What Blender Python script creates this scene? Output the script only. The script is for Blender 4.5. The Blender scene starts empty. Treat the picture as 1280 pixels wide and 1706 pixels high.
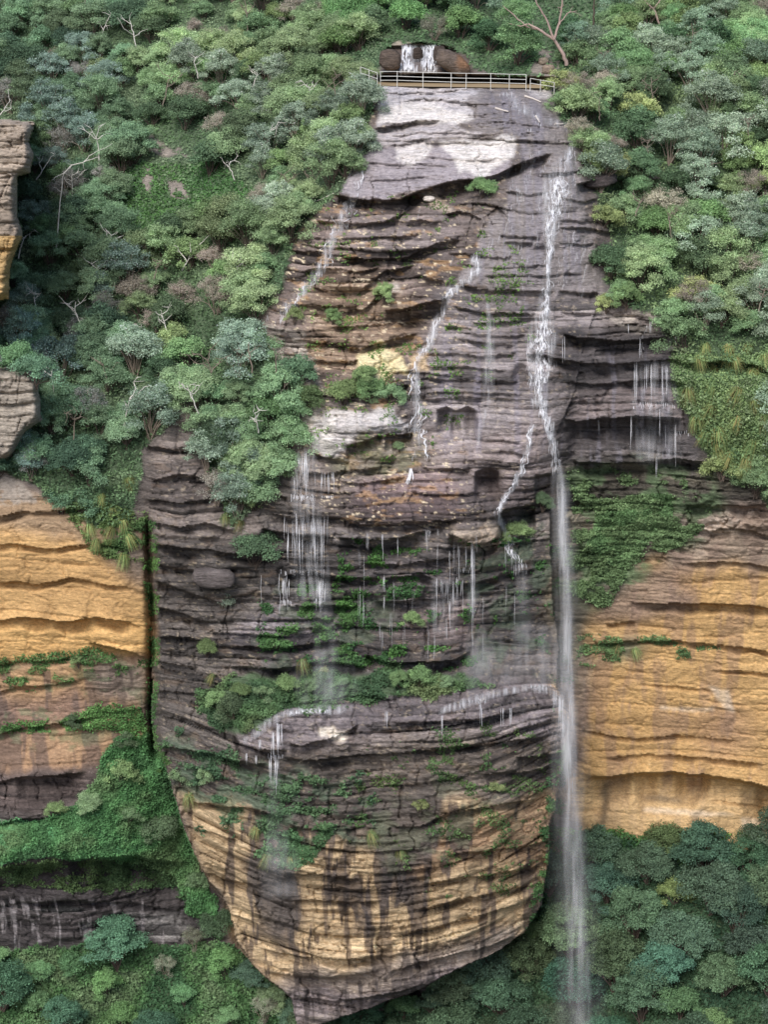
import bpy, math, time
import numpy as np
T0 = time.time()
rs = np.random.RandomState(11)
sc = bpy.context.scene
COL = sc.collection

# ------------------------------------------------------------------ camera
F, PITCH = 3300.0, math.radians(16.0)
CY = -150.0
cp, sp = math.cos(PITCH), math.sin(PITCH)
def ray(px, py):
    a = (np.asarray(px, float) - 640.0) / F
    b = -(np.asarray(py, float) - 853.0) / F
    return a, cp + b * sp, -sp + b * cp
def W(px, py, Y):
    """world point whose depth is Y, seen from the look-out in direction px, py"""
    dx, dy, dz = ray(px, py)
    t = (np.asarray(Y, float) - CY) / dy
    return np.stack(np.broadcast_arrays(dx * t, Y + 0 * t, dz * t), -1)
def proj(P):
    P = np.asarray(P, float)
    x, y, z = P[..., 0], P[..., 1] - CY, P[..., 2]
    d = y * cp - z * sp
    u = y * sp + z * cp
    return 640 + F * x / d, 853 - F * u / d
cam = bpy.data.cameras.new('camera'); co = bpy.data.objects.new('camera', cam); COL.objects.link(co)
co.location = (0, CY, 0); co.rotation_euler = (math.pi / 2 - PITCH, 0, 0)
cam.sensor_fit = 'VERTICAL'; cam.sensor_height = 24.0; cam.lens = 24.0 * F / 1706.0
cam.clip_start = 1.0; cam.clip_end = 2000.0
sc.camera = co

# ------------------------------------------------------------------ noise
def lin(c):
    c = np.asarray(c, float) / 255.0
    return np.where(c <= 0.04045, c / 12.92, ((c + 0.055) / 1.055) ** 2.4)
def h2(ix, iy, seed):
    n = (ix.astype(np.int64) * 374761393 + iy.astype(np.int64) * 668265263 + seed * 974634777) & 0xFFFFFFFF
    n = ((n ^ (n >> 13)) * 1274126177) & 0xFFFFFFFF
    n = (n ^ (n >> 16)) & 0xFFFFFFFF
    return n / 4294967295.0
def vn(x, y, seed=0):
    fx, fy = np.floor(x), np.floor(y)
    tx, ty = x - fx, y - fy
    tx = tx * tx * (3 - 2 * tx); ty = ty * ty * (3 - 2 * ty)
    a = h2(fx, fy, seed); b = h2(fx + 1, fy, seed); c = h2(fx, fy + 1, seed); d = h2(fx + 1, fy + 1, seed)
    return (a * (1 - tx) + b * tx) * (1 - ty) + (c * (1 - tx) + d * tx) * ty
def fbm(x, y, seed=0, o=4):
    s = 0; a = 0.5; n = 0
    for k in range(o):
        s = s + a * vn(x * 2 ** k, y * 2 ** k, seed + k * 17); n += a; a *= 0.55
    return s / n
def ss(a, b, x):
    t = np.clip((x - a) / (b - a), 0, 1)
    return t * t * (3 - 2 * t)

# ------------------------------------------------------------------ grid
STEP = 1.7
X0, X1, Y0_, Y1_ = -170, 1450, -130, 1836
gx = np.arange(X0, X1 + .1, STEP); gy = np.arange(Y0_, Y1_ + .1, STEP)
NX, NY = len(gx), len(gy)
PX, PY = np.meshgrid(gx, gy)

def blur(a, r):
    k = max(1, int(round(r / STEP)))
    for ax in (0, 1):
        for _ in range(2):
            c = np.cumsum(np.concatenate([np.take(a, [0], ax)] * (k + 1) + [a] + [np.take(a, [-1], ax)] * k, ax), ax)
            n = a.shape[ax]
            hi = np.take(c, np.arange(2 * k + 1, 2 * k + 1 + n), ax); lo = np.take(c, np.arange(0, n), ax)
            a = (hi - lo) / (2 * k + 1)
    return a
WX = (fbm(PX / 60, PY / 60, 5, 5) - .5) ; WY = (fbm(PX / 60, PY / 60, 55, 5) - .5)
def inpoly(x, y, poly):
    r = np.zeros(x.shape, bool); n = len(poly)
    for i in range(n):
        x1, y1 = poly[i]; x2, y2 = poly[(i + 1) % n]
        if y1 == y2: continue
        c = ((y1 > y) != (y2 > y)) & (x < (x2 - x1) * (y - y1) / (y2 - y1) + x1)
        r ^= c
    return r
def mask(poly, soft=4, warp=30):
    m = inpoly(PX + WX * warp * 1.7, PY + WY * warp * 1.7, poly).astype(float)
    return blur(m, soft) if soft else m

# ------------------------------------------------------------------ depth by thin-plate splines
def tps(pts, X, Yy, lam=2.0):
    p = np.array(pts, float); P = p[:, :2] / 100.0; v = p[:, 2]
    n = len(p)
    def U(r2): return np.where(r2 > 0, r2 * np.log(r2 + 1e-12), 0)
    K = U(((P[:, None] - P[None]) ** 2).sum(-1)) + np.eye(n) * lam * 0.05
    A = np.zeros((n + 3, n + 3)); A[:n, :n] = K; A[:n, n] = 1; A[:n, n + 1:] = P; A[n, :n] = 1; A[n + 1:, :n] = P.T
    w = np.linalg.solve(A, np.r_[v, 0, 0, 0])
    # coarse evaluate then bilinear upsample
    cx = np.linspace(X0, X1, 140); cy = np.linspace(Y0_, Y1_, 170)
    CX, CYy = np.meshgrid(cx, cy)
    q = np.stack([CX.ravel(), CYy.ravel()], 1) / 100.0
    G = U(((q[:, None] - P[None]) ** 2).sum(-1)) @ w[:n] + w[n] + q @ w[n + 1:]
    G = G.reshape(CX.shape)
    fx = (gx - X0) / (X1 - X0) * 139; fy = (gy - Y0_) / (Y1_ - Y0_) * 169
    ix = np.clip(fx.astype(int), 0, 138); iy = np.clip(fy.astype(int), 0, 168)
    tx = (fx - ix)[None]; ty = (fy - iy)[:, None]
    g = lambda a, b: G[np.ix_(a, b)]
    return (g(iy, ix) * (1 - tx) + g(iy, ix + 1) * tx) * (1 - ty) + (g(iy + 1, ix) * (1 - tx) + g(iy + 1, ix + 1) * tx) * ty

cent = [(630,145,28),(900,145,28),(770,148,28),(700,120,36),(720,70,40),(640,-60,66),(900,-60,66),
 (630,200,25),(800,200,23.5),(950,210,23),(600,300,19),(800,285,18.5),(960,280,17),
 (500,400,16),(700,400,14),(900,400,12.5),(1010,400,15),(480,500,12.5),(620,500,11.5),(740,500,11),(900,500,10),(1020,500,11.5),
 (450,540,12),(520,600,10),(700,600,9.5),(900,600,8.3),(1100,580,8),(520,690,6.5),(640,690,6),(700,700,7),(900,700,6.2),(1100,700,6.5),
 (300,740,6.5),(400,780,7.5),(480,760,5.6),(600,820,4.2),(700,800,5),(850,800,4.8),(1000,800,8),(1200,780,5),
 (250,880,4.5),(350,880,3.6),(600,890,2.8),(770,885,1.8),(860,900,4),(920,900,6),
 (260,1000,5.5),(400,1000,4.2),(600,1000,3.6),(800,1000,3.6),(920,1000,6),
 (260,1110,6),(400,1110,3.5),(600,1110,3.2),(800,1110,3.2),(920,1110,4.2),
 (470,1170,-1.2),(640,1165,-1.0),(800,1160,-1.0),(930,1150,0.5),(390,1235,0.0),(290,1200,4),
 (470,1200,-1.8),(640,1195,-2),(800,1190,-2),(935,1185,0),
 (290,1290,3.5),(400,1300,0),(640,1300,-1.6),(860,1300,-1.2),(940,1290,1.5),
 (320,1400,3),(420,1400,-.5),(640,1400,-2),(830,1400,-1.4),(915,1390,2),
 (400,1560,2),(520,1550,-1),(640,1550,-1.6),(800,1520,-.4),(890,1520,3),
 (500,1690,1.5),(640,1680,0.6),(760,1620,1),(860,1590,3.4),(640,1800,1),
 (0,-100,80),(300,0,66),(300,300,40),(0,800,9),(0,1300,9),(0,1800,4),(1280,0,46),(1280,400,20),(1280,900,6),(1280,1400,9),(1280,1800,2)]
back = [(-150,-100,92),(0,0,76),(300,0,68),(600,0,56),(640,60,44),(800,0,52),(940,60,44),(1280,0,44),(1430,-100,52),
 (0,200,57),(300,200,48),(500,200,36),(600,200,28),(200,400,33),(400,400,24),(500,400,17),(0,600,21),(250,600,17),(460,560,12.5),
 (100,780,8.5),(240,760,7.5),(400,700,8),(400,800,6.5),(480,700,7.2),(-150,500,28),
 (-150,850,7.5),(0,850,7),(150,850,6.6),(240,880,6),(0,1000,8),(240,1000,6.5),(0,1090,8.4),(240,1090,7.6),(0,1110,9),(240,1120,9),(0,1280,9.5),(200,1280,10),(-150,1280,9),
 (250,1250,11),(0,1400,6),(150,1370,7.5),(290,1380,12),(0,1450,4.5),(150,1450,6),(0,1490,9),(200,1500,9.5),(330,1500,12),(0,1590,10),(200,1560,10),(380,1580,10),
 (0,1706,3),(250,1706,4),(480,1720,6),(0,1830,-4),(480,1830,0),(-150,1600,8),
 (950,150,30),(960,200,26),(1150,150,34),(1280,200,31),(1020,400,16),(1280,400,18),(1430,300,26),(1000,480,12),(1100,560,9),(1280,600,7.5),(1200,700,5.5),(1280,780,5),(1430,700,8),
 (960,780,9),(1050,850,9.2),(960,950,10),(1200,850,6.5),(1280,900,7),(980,1050,11),(1120,1000,9),(1280,1000,8),(980,1150,11.5),(1280,1150,8.8),(980,1280,11.5),(1280,1280,9.2),(1430,1150,8.5),
 (980,1380,13),(1280,1400,11),(1000,1450,12),(1280,1450,8),(1100,1550,5),(1280,1600,1),(940,1550,10),(1100,1706,-3),(1280,1706,-6),(1100,1830,-9),(860,1640,7),(700,1706,7),(560,1760,6),(1430,1700,-10),
 (900,1706,3),(640,1830,1)]
DC = tps(cent, PX, PY); DB = tps(back, PX, PY)

BUT = [(250,870),(246,1000),(252,1120),(258,1240),(280,1290),(296,1344),(304,1380),(322,1418),(346,1466),(384,1520),(398,1568),(430,1616),(478,1655),(490,1668),(496,1712),(540,1708),(580,1692),(640,1671),(705,1646),(780,1606),(840,1580),(876,1550),(906,1506),(910,1440),(918,1380),(930,1320),(945,1240),(950,1190),(930,1140),(925,1000),(915,860),(925,740),
       (1000,500),(1000,340),(960,240),(930,150),(620,140),(590,250),(500,380),(440,540),(520,660),(500,760),(420,850),(330,760),(290,700),(250,770)]
mB = inpoly(PX + WX * 14, PY + WY * 14, BUT).astype(float)
# silhouettes: hard below, gentle above
hard = ss(820, 900, PY)
mBs = blur(mB, 22)
mC = mBs * (1 - hard) + mB * hard
depth = DC * mC + DB * (1 - mC)

def plane_depth(z):            # depth of a level surface at height z
    dx, dy, dz = ray(PX, PY)
    return z / dz * dy + CY

# pool behind the railing
zpool = W(760, 147, 28.3)[2]
POOL = [(628,126),(745,125),(790,127),(860,130),(930,132),(960,140),(900,147),(628,143)]
mp = mask(POOL, 2, 0)
depth = depth * (1 - mp) + (plane_depth(zpool - 0.12)) * mp

# ------------------------------------------------------------------ strata relief
P0 = W(PX, PY, depth); XW, ZW = P0[..., 0], P0[..., 2]
cent_m = blur(mB, 8)
leftc = mask([(-200,790),(60,800),(150,850),(250,870),(252,1290),(-200,1330)], 5, 12) * (1 - mB)
rightc = mask([(940,960),(1100,900),(1180,850),(1280,840),(1470,830),(1470,1440),(950,1400)], 5, 40) * (1 - mB)
darkr = mask([(930,470),(1040,520),(1130,560),(1150,760),(1290,800),(1290,880),(940,980),(925,740)], 6, 14) * (1 - mB)
band = np.maximum(mask([(-200,1470),(150,1470),(300,1480),(380,1560),(260,1570),(110,1570),(-200,1620)], 4, 16), mask([(-200,1300),(150,1290),(140,1330),(60,1375),(-200,1395)], 4, 16)) * (1 - mB)
leftc = leftc * (1 - band)
slab = mask([(620,140),(940,140),(1000,330),(1000,470),(860,480),(830,330),(700,320),(540,330),(600,240)], 8, 10)
slab2 = mask([(760,380),(1000,380),(1010,760),(930,780),(700,770),(720,520)], 12, 14)
vegslope = 1 - np.clip(cent_m + leftc + rightc + darkr + band, 0, 1)

lowm = mask([(200,1180),(980,1180),(980,1760),(200,1760)], 40, 10) * blur(mB, 6)
curve = .0125 * (XW + 3.2) ** 2 * lowm
def beds(T, seed, A, groove, L, wz=1.0, dip=0.0):
    s = ZW + 2.6 * wz * (fbm(XW / 16, ZW / 14, seed, 3) - .5) + 0.28 * wz * (fbm(XW / 3.6, ZW / 5, seed + 3, 4) - .5) + dip * XW - curve
    s = s / T + 0.9 * vn(s / (T * 1.7), s * 0 + 3.3, seed + 9)
    k = np.floor(s); f = s - k                                   # f: 0 bottom of bed, 1 top
    kn = k - 1
    pr = fbm(XW / L + k * 7.31, k * 3.7, seed + 1, 3)
    pn = fbm(XW / L + kn * 7.31, kn * 3.7, seed + 1, 3)
    d = A * (pr - .5) * 2
    # rounded nose: the top edge rolls back, the foot of a bed undercuts
    d = d + A * 0.95 * ss(.55, 1.0, f) * np.clip(1 - pr, 0, 1)
    g = np.exp(-((f - 0.0) / 0.13) ** 2) + np.exp(-((f - 1.0) / 0.05) ** 2)
    gm = ss(.38, .62, fbm(XW / (L * .8) + k * 3.1, k * 9.1, seed + 5, 3))
    cw = L * .42; c = XW / cw + 9 * h2(k, k * 0, seed + 7) + .25 * (vn(XW * 0 + k, ZW / .8, seed + 8) - .5)
    ci = np.floor(c); cf = c - ci; jn = ss(.72, .9, h2(ci, k, seed + 11))
    d = d + A * .55 * (h2(ci, k, seed + 12) - .5) + groove * .8 * jn * np.exp(-(np.minimum(cf, 1 - cf) * cw / .09) ** 2)
    return d + groove * g * gm, k, f
STR1, K1, F1 = beds(2.3, 101, .75, .6, 7)
STR2, K2, F2 = beds(0.72, 202, .24, .42, 7)
STR3, K3, F3 = beds(0.30, 303, .09, .17, 5)
# dipping beds low on the buttress's right half
DS, KD, FD = beds(1.15, 404, .42, .4, 9, 1.0, dip=-0.33)
dipm = .0 * mask([(640,1330),(930,1290),(930,1600),(520,1720),(480,1640),(620,1520)], 20, 20)
rdg = 1 - np.abs(fbm(XW / 2.4, ZW / 1.3, 79, 4) * 2 - 1)
rough = 1.3 * (fbm(XW / 3.4, ZW / 2.2, 77, 5) - .5) + 0.22 * (fbm(XW / .5, ZW / .35, 78, 4) - .5) + .35 * ss(.86, 1, rdg) + 2.2 * cent_m * (1 - slab) * (fbm(XW / 5.5, ZW / 3.6, 87, 3) - .5)
bedded = .12 + 1.15 * ss(.42, .56, fbm(XW / 7, ZW / 3.2, 177, 4))
blocks = ss(.86, 1.0, fbm(XW / 1.2 + 40 * h2(K2, K2 * 0, 4), K2 * 1.7, 91, 2))     # vertical joints here and there
massive = leftc + rightc
st = STR1 * (1 - dipm) * (1 - .45 * massive) + STR2 * bedded * (1 - .4 * dipm) * (1 - .55 * massive) + DS * dipm + STR3 * bedded * (1 - .4 * massive) + .25 * blocks
amp = np.clip(cent_m, 0, 1) * (1 - .9 * slab) * (1 - .55 * slab2)
amp_o = leftc * 0.45 + rightc * 0.45
disp = st * (amp + amp_o + darkr * .9 + band * .8) + rough * (amp * .9 + amp_o * .7 + darkr + band + .25 * slab)
disp += vegslope * (2.2 * (fbm(XW / 7, ZW / 5, 66, 4) - .5))
disp += slab * (1.0 * STR2 * bedded + 1.3 * STR3 * (.4 + bedded) + .45 * rough + .45 * STR1) * (.5 + .9 * ss(.35, .65, fbm(XW / 4, ZW / 2, 188, 3)))
depth = depth + disp

# authored ledges: (points of the lower edge of a shelf, recess m, fade px, forward m)
LEDGES = [
 ([(632,152),(700,156),(780,150)],.5,9,.15),([(660,168),(720,166),(780,172),(800,182)],.6,10,.2),([(700,262),(780,268),(840,262)],.35,7,.1),([(600,268),(680,274),(760,278)],.4,8,.1),([(600,300),(680,296),(740,300)],.35,7,.1),
 ([(800,200),(860,205),(940,214)],.4,8,.1),([(860,232),(910,236),(965,240)],.5,9,.15),([(870,285),(900,292),(960,286)],.5,9,.15),([(840,318),(880,324),(920,318)],.5,9,.15),([(930,330),(975,336),(1000,330)],.5,9,.15),
 ([(760,440),(840,446),(920,440)],.4,8,.1),([(930,405),(990,408)],.4,8,.1),([(935,520),(1000,524)],.6,10,.2),([(740,545),(790,548)],.5,10,.2),([(755,565),(860,575)],.5,10,.2),([(700,610),(790,612),(850,618)],.6,10,.2),
 ([(634,79),(665,74),(700,72),(740,76),(768,86)],1.6,46,.9),
 ([(622,214),(650,208),(690,203),(736,201)],1.8,18,.5),([(560,232),(640,240),(760,238),(850,240)],.5,12,.2),([(640,225),(740,222),(830,224)],.5,10,.2),
 ([(545,322),(600,331),(660,331),(700,320),(740,305),(790,298),(830,290),(870,270),(905,258),(935,250)],2.6,34,.9),
 ([(520,368),(600,371),(640,368),(670,355),(690,345)],1.4,26,.4),([(632,362),(680,368),(740,370)],.7,16,.2),
 ([(742,358),(765,353),(790,358),(805,365)],1.5,20,.3),([(805,362),(830,343),(850,365)],.5,14,.2),
 ([(480,395),(560,398),(640,392),(720,392)],.6,16,.2),([(565,425),(610,430),(680,428),(730,405),(780,398)],1.6,26,.6),
 ([(470,415),(540,420)],.9,16,.3),([(500,450),(560,446),(600,452),(640,442)],.9,18,.3),([(515,478),(560,488),(600,484),(640,450),(700,440)],1.3,24,.5),
 ([(640,462),(700,462),(745,470)],.9,18,.3),([(560,520),(610,512),(640,480)],.9,18,.3),
 ([(640,515),(690,512),(720,502),(748,498)],2.6,42,.8),([(480,505),(540,510),(600,508)],.8,16,.3),([(540,545),(600,542),(660,536),(730,540)],.9,18,.3),
 ([(553,576),(600,580),(630,570),(660,562),(700,556)],1.3,20,.5),([(520,600),(580,602),(600,598)],.8,14,.3),
 ([(760,475),(800,480),(870,484),(930,484)],1.1,18,.3),([(930,485),(960,487),(1000,488)],1.0,18,.3),([(750,510),(800,520),(900,522)],.7,12,.2),
 ([(830,392),(880,394),(900,393)],.5,9,.2),([(840,403),(890,404)],.5,9,.2),([(740,423),(800,424),(840,430),(860,424)],.5,10,.2),([(800,458),(900,458),(980,455)],.4,8,.2),
 ([(930,368),(980,368),(1020,372)],.5,10,.2),([(930,380),(970,378),(1000,385),(1030,386)],.7,12,.2),([(980,430),(1030,420),(1060,418)],1.6,24,.4),
 ([(780,536),(840,536),(900,528)],.5,10,.2),([(765,555),(800,556),(850,560),(880,556)],.5,10,.2),
 ([(935,555),(960,562),(1000,565),(1050,568),(1120,562)],2.2,34,.8),([(870,590),(900,588),(940,600),(1000,608),(1040,606),(1150,598)],1.9,26,.6),
 ([(700,590),(750,590),(800,592),(870,588)],.8,14,.2),([(700,632),(760,634),(820,634),(880,637)],.8,12,.2),([(700,655),(800,653),(880,658)],.5,9,.2),([(700,666),(790,662),(880,667)],.8,12,.2),
 ([(930,635),(1000,640),(1090,632),(1150,640)],1.3,20,.4),([(935,697),(960,702),(1000,698),(1060,694),(1140,700)],2.6,50,1.0),([(945,768),(1000,772),(1060,772),(1140,765),(1180,770)],1.8,30,.9),
 ([(726,684),(745,678),(760,686),(780,677),(798,684)],1.3,44,.2),([(600,640),(640,642),(685,640)],1.2,24,.6),
 ([(640,720),(655,722),(690,722)],2.0,36,.5),([(575,742),(600,736),(640,722)],1.6,36,.5),([(500,748),(540,762),(580,768)],.6,14,.3),
 ([(790,785),(815,778),(835,785)],2.4,60,.4),([(700,780),(750,782),(790,784)],.9,16,.3),([(800,752),(850,752),(880,760)],.5,9,.2),([(780,730),(830,732),(870,738)],.4,8,.2),
 ([(890,790),(915,788),(930,786)],2.4,70,.4),([(830,852),(860,845),(895,838)],2.6,60,.6),
 ([(505,785),(540,790),(580,782),(640,778)],1.0,18,.4),([(560,800),(600,805),(680,792)],.7,14,.2),
 ([(430,850),(480,860),(560,862),(600,872),(700,872),(780,866)],1.4,22,.6),([(440,820),(480,828)],.6,14,.2),
 ([(560,895),(640,898),(700,888),(745,880)],2.2,40,.8),([(745,888),(780,905),(810,905),(838,890)],2.0,30,1.2),([(430,880),(500,890),(560,895)],1.3,26,.4),
 ([(600,935),(680,940),(760,930)],1.0,22,.3),([(640,960),(700,958),(726,965)],1.4,22,.3),([(620,1000),(690,1000),(760,996)],1.5,28,.5),
 ([(700,980),(760,978),(850,955),(900,945)],1.0,20,.3),
 ([(470,958),(520,952),(545,960),(640,962)],1.4,18,.9),([(470,1008),(540,1008),(600,1008)],1.0,18,.6),([(440,1030),(560,1032)],.7,14,.4),
 ([(600,1085),(640,1100),(700,1105),(760,1100),(790,1082)],2.0,30,1.0),([(360,1075),(440,1080),(560,1068),(590,1072)],.9,16,.6),([(380,1108),(440,1115),(560,1102),(620,1110)],2.0,26,.8),
 ([(252,800),(300,790),(345,795)],1.0,16,.3),([(240,740),(300,752),(350,745)],1.2,18,.3),([(240,830),(300,838),(360,830)],1.0,16,.3),([(250,870),(300,878),(340,872),(400,885)],1.4,20,.5),
 ([(250,905),(330,915),(420,925),(470,915)],1.8,24,.6),([(260,940),(320,950),(400,948)],1.0,16,.3),([(255,965),(310,985),(350,1000),(390,1010)],1.6,26,.5),
 ([(260,1010),(300,1020),(350,1040)],1.2,20,.4),([(260,1060),(310,1062),(350,1070)],1.0,18,.4),([(255,1100),(300,1108),(330,1112)],1.2,20,.4),([(260,1150),(330,1155)],1.2,20,.4),([(255,1190),(310,1200)],1.2,20,.4),
 ([(258,1240),(320,1250),(380,1262),(420,1275),(450,1272)],1.6,26,.7),([(385,1215),(400,1240),(430,1250),(480,1248)],1.1,20,.7),([(480,1235),(500,1242),(560,1228),(600,1205)],1.1,20,.5),
 ([(450,1262),(520,1268),(600,1256),(700,1252),(800,1240),(930,1225)],.9,20,.6),([(640,1200),(700,1204),(800,1198),(860,1190)],.8,18,.4),
 ([(860,1262),(900,1258),(945,1252)],1.3,28,.8),([(800,1290),(880,1285),(940,1270)],.9,20,.4),
 ([(300,1330),(340,1340),(400,1345),(480,1362)],1.5,18,.7),([(300,1372),(340,1385),(400,1400)],.8,14,.3),([(320,1450),(360,1460),(420,1475),(440,1500)],1.0,16,.4),([(380,1520),(430,1540)],.8,16,.3),
 ([(480,1372),(520,1382),(600,1378)],1.2,20,.5),([(470,1452),(540,1458),(600,1465)],1.1,18,.5),([(480,1497),(560,1502),(640,1500)],.9,16,.4),([(430,1580),(500,1592),(560,1600),(640,1590)],1.2,20,.5),([(440,1618),(540,1630),(640,1615)],1.2,20,.5),
 ([(640,1372),(700,1380),(730,1362),(800,1345),(900,1330)],1.0,20,.5),([(740,1425),(800,1418),(880,1408),(925,1395)],1.2,20,.5),([(700,1475),(780,1462),(860,1450),(910,1438)],1.1,18,.5),([(690,1520),(780,1496),(860,1478),(905,1470)],1.1,16,.5),
 ([(650,1560),(720,1548),(800,1524),(880,1502)],1.1,16,.5),([(640,1620),(720,1600),(800,1580),(870,1556)],1.2,20,.5),([(490,1660),(560,1668),(640,1655),(720,1640),(800,1606)],1.2,26,.6),
 # left cliff
 ([(-160,862),(0,858),(90,850),(170,845)],1.0,14,.4),([(-160,905),(0,905),(80,915),(160,905),(230,915)],.8,12,.3),([(-160,975),(0,968),(60,975),(120,962),(180,975),(245,985)],.8,12,.3),
 ([(-160,1035),(0,1032),(60,1030),(110,1036),(160,1028),(205,1036),(245,1048)],1.3,26,.8),([(145,1068),(190,1080),(248,1096)],1.1,22,.7),([(-160,1110),(0,1105),(80,1100),(160,1088)],.5,12,.2),
 ([(-160,1150),(0,1150),(60,1144),(150,1130)],.6,12,.2),([(-160,1225),(0,1220),(90,1205),(180,1190)],.8,14,.3),([(-160,1305),(0,1300),(80,1292),(150,1286)],1.6,60,.6),([(-160,1340),(0,1370),(90,1360)],.8,16,.2),
 ([(-160,1440),(0,1445),(60,1440),(130,1430),(230,1425),(320,1440)],3.0,60,.8),([(-160,1515),(0,1508),(120,1500),(230,1505),(310,1520)],.9,16,.3),
 # right cliff
 ([(1040,1005),(1110,1008),(1180,1005),(1280,1012),(1460,1015)],1.2,18,.5),([(1120,940),(1200,935),(1280,944),(1460,944)],.7,12,.3),([(1150,885),(1220,880),(1280,892),(1460,890)],.7,12,.3),
 ([(960,1075),(1060,1068),(1160,1070),(1280,1085),(1460,1090)],.9,12,.3),([(1010,1040),(1060,1036)],.6,10,.2),([(1180,1115),(1280,1122),(1460,1120)],.7,10,.3),([(960,1215),(1060,1232),(1150,1225),(1240,1235)],.6,12,.2),([(1060,1140),(1200,1150)],.35,8,.1),
 ([(955,1298),(1000,1294),(1060,1289),(1120,1288),(1180,1290),(1230,1300),(1290,1312),(1460,1330)],2.4,70,1.2),([(1180,1330),(1240,1340),(1290,1346)],.4,8,.1),([(990,1262),(1080,1258),(1180,1262),(1280,1275)],.6,12,.3),
 ([(900,1245),(960,1242)],.0,8,.0),
 ([(1120,605),(1200,600),(1290,612),(1460,610)],1.8,30,.6),([(1140,840),(1220,842),(1290,850)],1.2,20,.3),([(1040,300),(1130,300),(1290,320)],1.4,24,.3),([(1180,480),(1290,470)],1.2,22,.3),([(960,306),(1000,300),(1050,296)],2.4,30,1.0),
 ([(1060,430),(1130,436)],1.0,18,.3),
]
rec = np.zeros_like(depth)
wob = 7 * (fbm(PX / 35, PY * 0 + 2, 31, 4) - .5)
for i, (pts, d, fade, fwd) in enumerate(LEDGES):
    xs = np.array([p[0] for p in pts], float); ys = np.array([p[1] for p in pts], float)
    c0 = int(max(0, (xs[0] - X0) / STEP)); c1 = int(min(NX, (xs[-1] - X0) / STEP + 1))
    r0 = int(max(0, (ys.min() - 70 - Y0_) / STEP)); r1 = int(min(NY, (ys.max() + fade * 1.4 - Y0_) / STEP + 6))
    sx = PX[r0:r1, c0:c1]; sy = PY[r0:r1, c0:c1]
    yl = np.interp(sx, xs, ys) + wob[r0:r1, c0:c1]
    u = (sx - xs[0]) / (xs[-1] - xs[0])
    env = ss(0, .14, u) * ss(0, .14, 1 - u) * (.55 + .9 * vn(sx / 22, sx * 0 + i, 61))
    t = (sy - yl) / (fade * (.7 + .7 * vn(sx / 30, sx * 0 + i, 62)))
    below = ss(0, .07, t) * (1 - ss(.3, 1.0, t)) * d
    up = (sy - yl) / 26.0
    above = -fwd * (up < .0) * np.exp(up * 1.3) * ss(-2.6, -1.2, up)
    rec[r0:r1, c0:c1] += (below * 0.9 + above) * env
depth = depth + rec * .9
# particular hollows and bulges: (cx, cy, rx, ry, depth)
for (cx, cy, rx, ry, d) in [(820,805,20,34,2.0),(740,705,8,20,1.0),(758,710,7,18,1.1),(784,702,9,22,.8),(640,606,52,30,-1.3),(778,888,44,17,-1.0),(850,1190,70,30,-.5),
      (585,1520,14,24,.9),(700,540,46,34,.9),(870,624,14,14,1.3),(615,720,80,26,-.8),(160,1030,120,40,-.2),(30,1410,90,30,-1.5),(360,965,40,26,-.8),(900,1200,50,40,-.8),(868,880,30,50,.6),(670,355,60,20,-.5)]:
    r2 = ((PX - cx + WX * 10) / rx) ** 2 + ((PY - cy + WY * 10) / ry) ** 2
    depth = depth + d * np.exp(-r2 ** 1.5)

cr = np.exp(-((PX - 252 - (PY - 1000) * .02 + WX * 8) / 7.0) ** 2) * ss(850, 900, PY) * ss(1290, 1240, PY)
depth = depth + 3.0 * cr
# two outcrops at the left edge, standing nearer than the slope behind them
OUT1 = [(-200,196),(20,198),(56,204),(50,240),(58,262),(52,290),(30,296),(26,360),(36,394),(18,440),(14,500),(-200,520)]
OUT2 = [(-200,600),(50,615),(64,640),(70,700),(40,718),(10,770),(-200,800)]
def outcrop(poly, Yf):
    m = inpoly(PX + WX * 16, PY + WY * 16, poly)
    s = STR2 * 1.3 + STR3 + rough * .6 + STR1 * .7
    e = 3.0 * (1 - np.clip(blur(m.astype(float), 9) * 2 - 1, 0, 1)) ** 2
    return m, Yf + s + e
mo1, do1 = outcrop(OUT1, 9.0 + (PY - 200) * -.004); mo2, do2 = outcrop(OUT2, 5.0)
depth = np.where(mo1, np.minimum(do1, depth), depth); depth = np.where(mo2, np.minimum(do2, depth), depth)

# ------------------------------------------------------------------ colour
def pal(c): return lin(c)
Cc = np.zeros(PX.shape + (3,)); Cc[:] = pal((96, 86, 82))
wet = np.zeros(PX.shape)
def paint(poly, c, k=1.0, soft=8, warp=34, w=None):
    global Cc, wet
    m = (mask(poly, soft, warp) * k)
    Cc = Cc * (1 - m[..., None]) + pal(c) * m[..., None]
    if w is not None: wet = wet * (1 - m) + w * m
paint([(440,330),(760,300),(810,430),(740,600),(520,660),(430,560)], (98,84,78), 1, 10, w=.3)
paint([(480,500),(600,440),(700,500),(700,590),(520,640)], (130,108,88), .8, 14, 60, w=.1)
paint([(560,380),(700,380),(760,330),(770,420),(640,440)], (112,100,98), .8, 10, 40)
paint([(740,470),(1000,470),(1020,560),(940,600),(940,770),(700,770),(700,600)], (120,110,110), 1, 12, w=.6)
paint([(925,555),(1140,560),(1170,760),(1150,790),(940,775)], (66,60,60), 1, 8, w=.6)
paint([(940,640),(1060,640),(1160,650),(1160,690),(950,692)], (108,94,92), .7, 8)
paint([(235,700),(500,740),(560,870),(470,900),(440,1240),(250,1240),(235,900)], (74,67,62), 1, 8, w=.4)
paint([(240,720),(350,700),(430,860),(440,900),(250,900)], (104,92,86), .7, 8)
paint([(440,870),(760,870),(900,840),(925,1000),(930,1150),(440,1150)], (70,64,62), 1, 8, w=.6)
paint([(600,940),(760,930),(790,1000),(600,1010)], (92,84,86), .7, 10)
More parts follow.
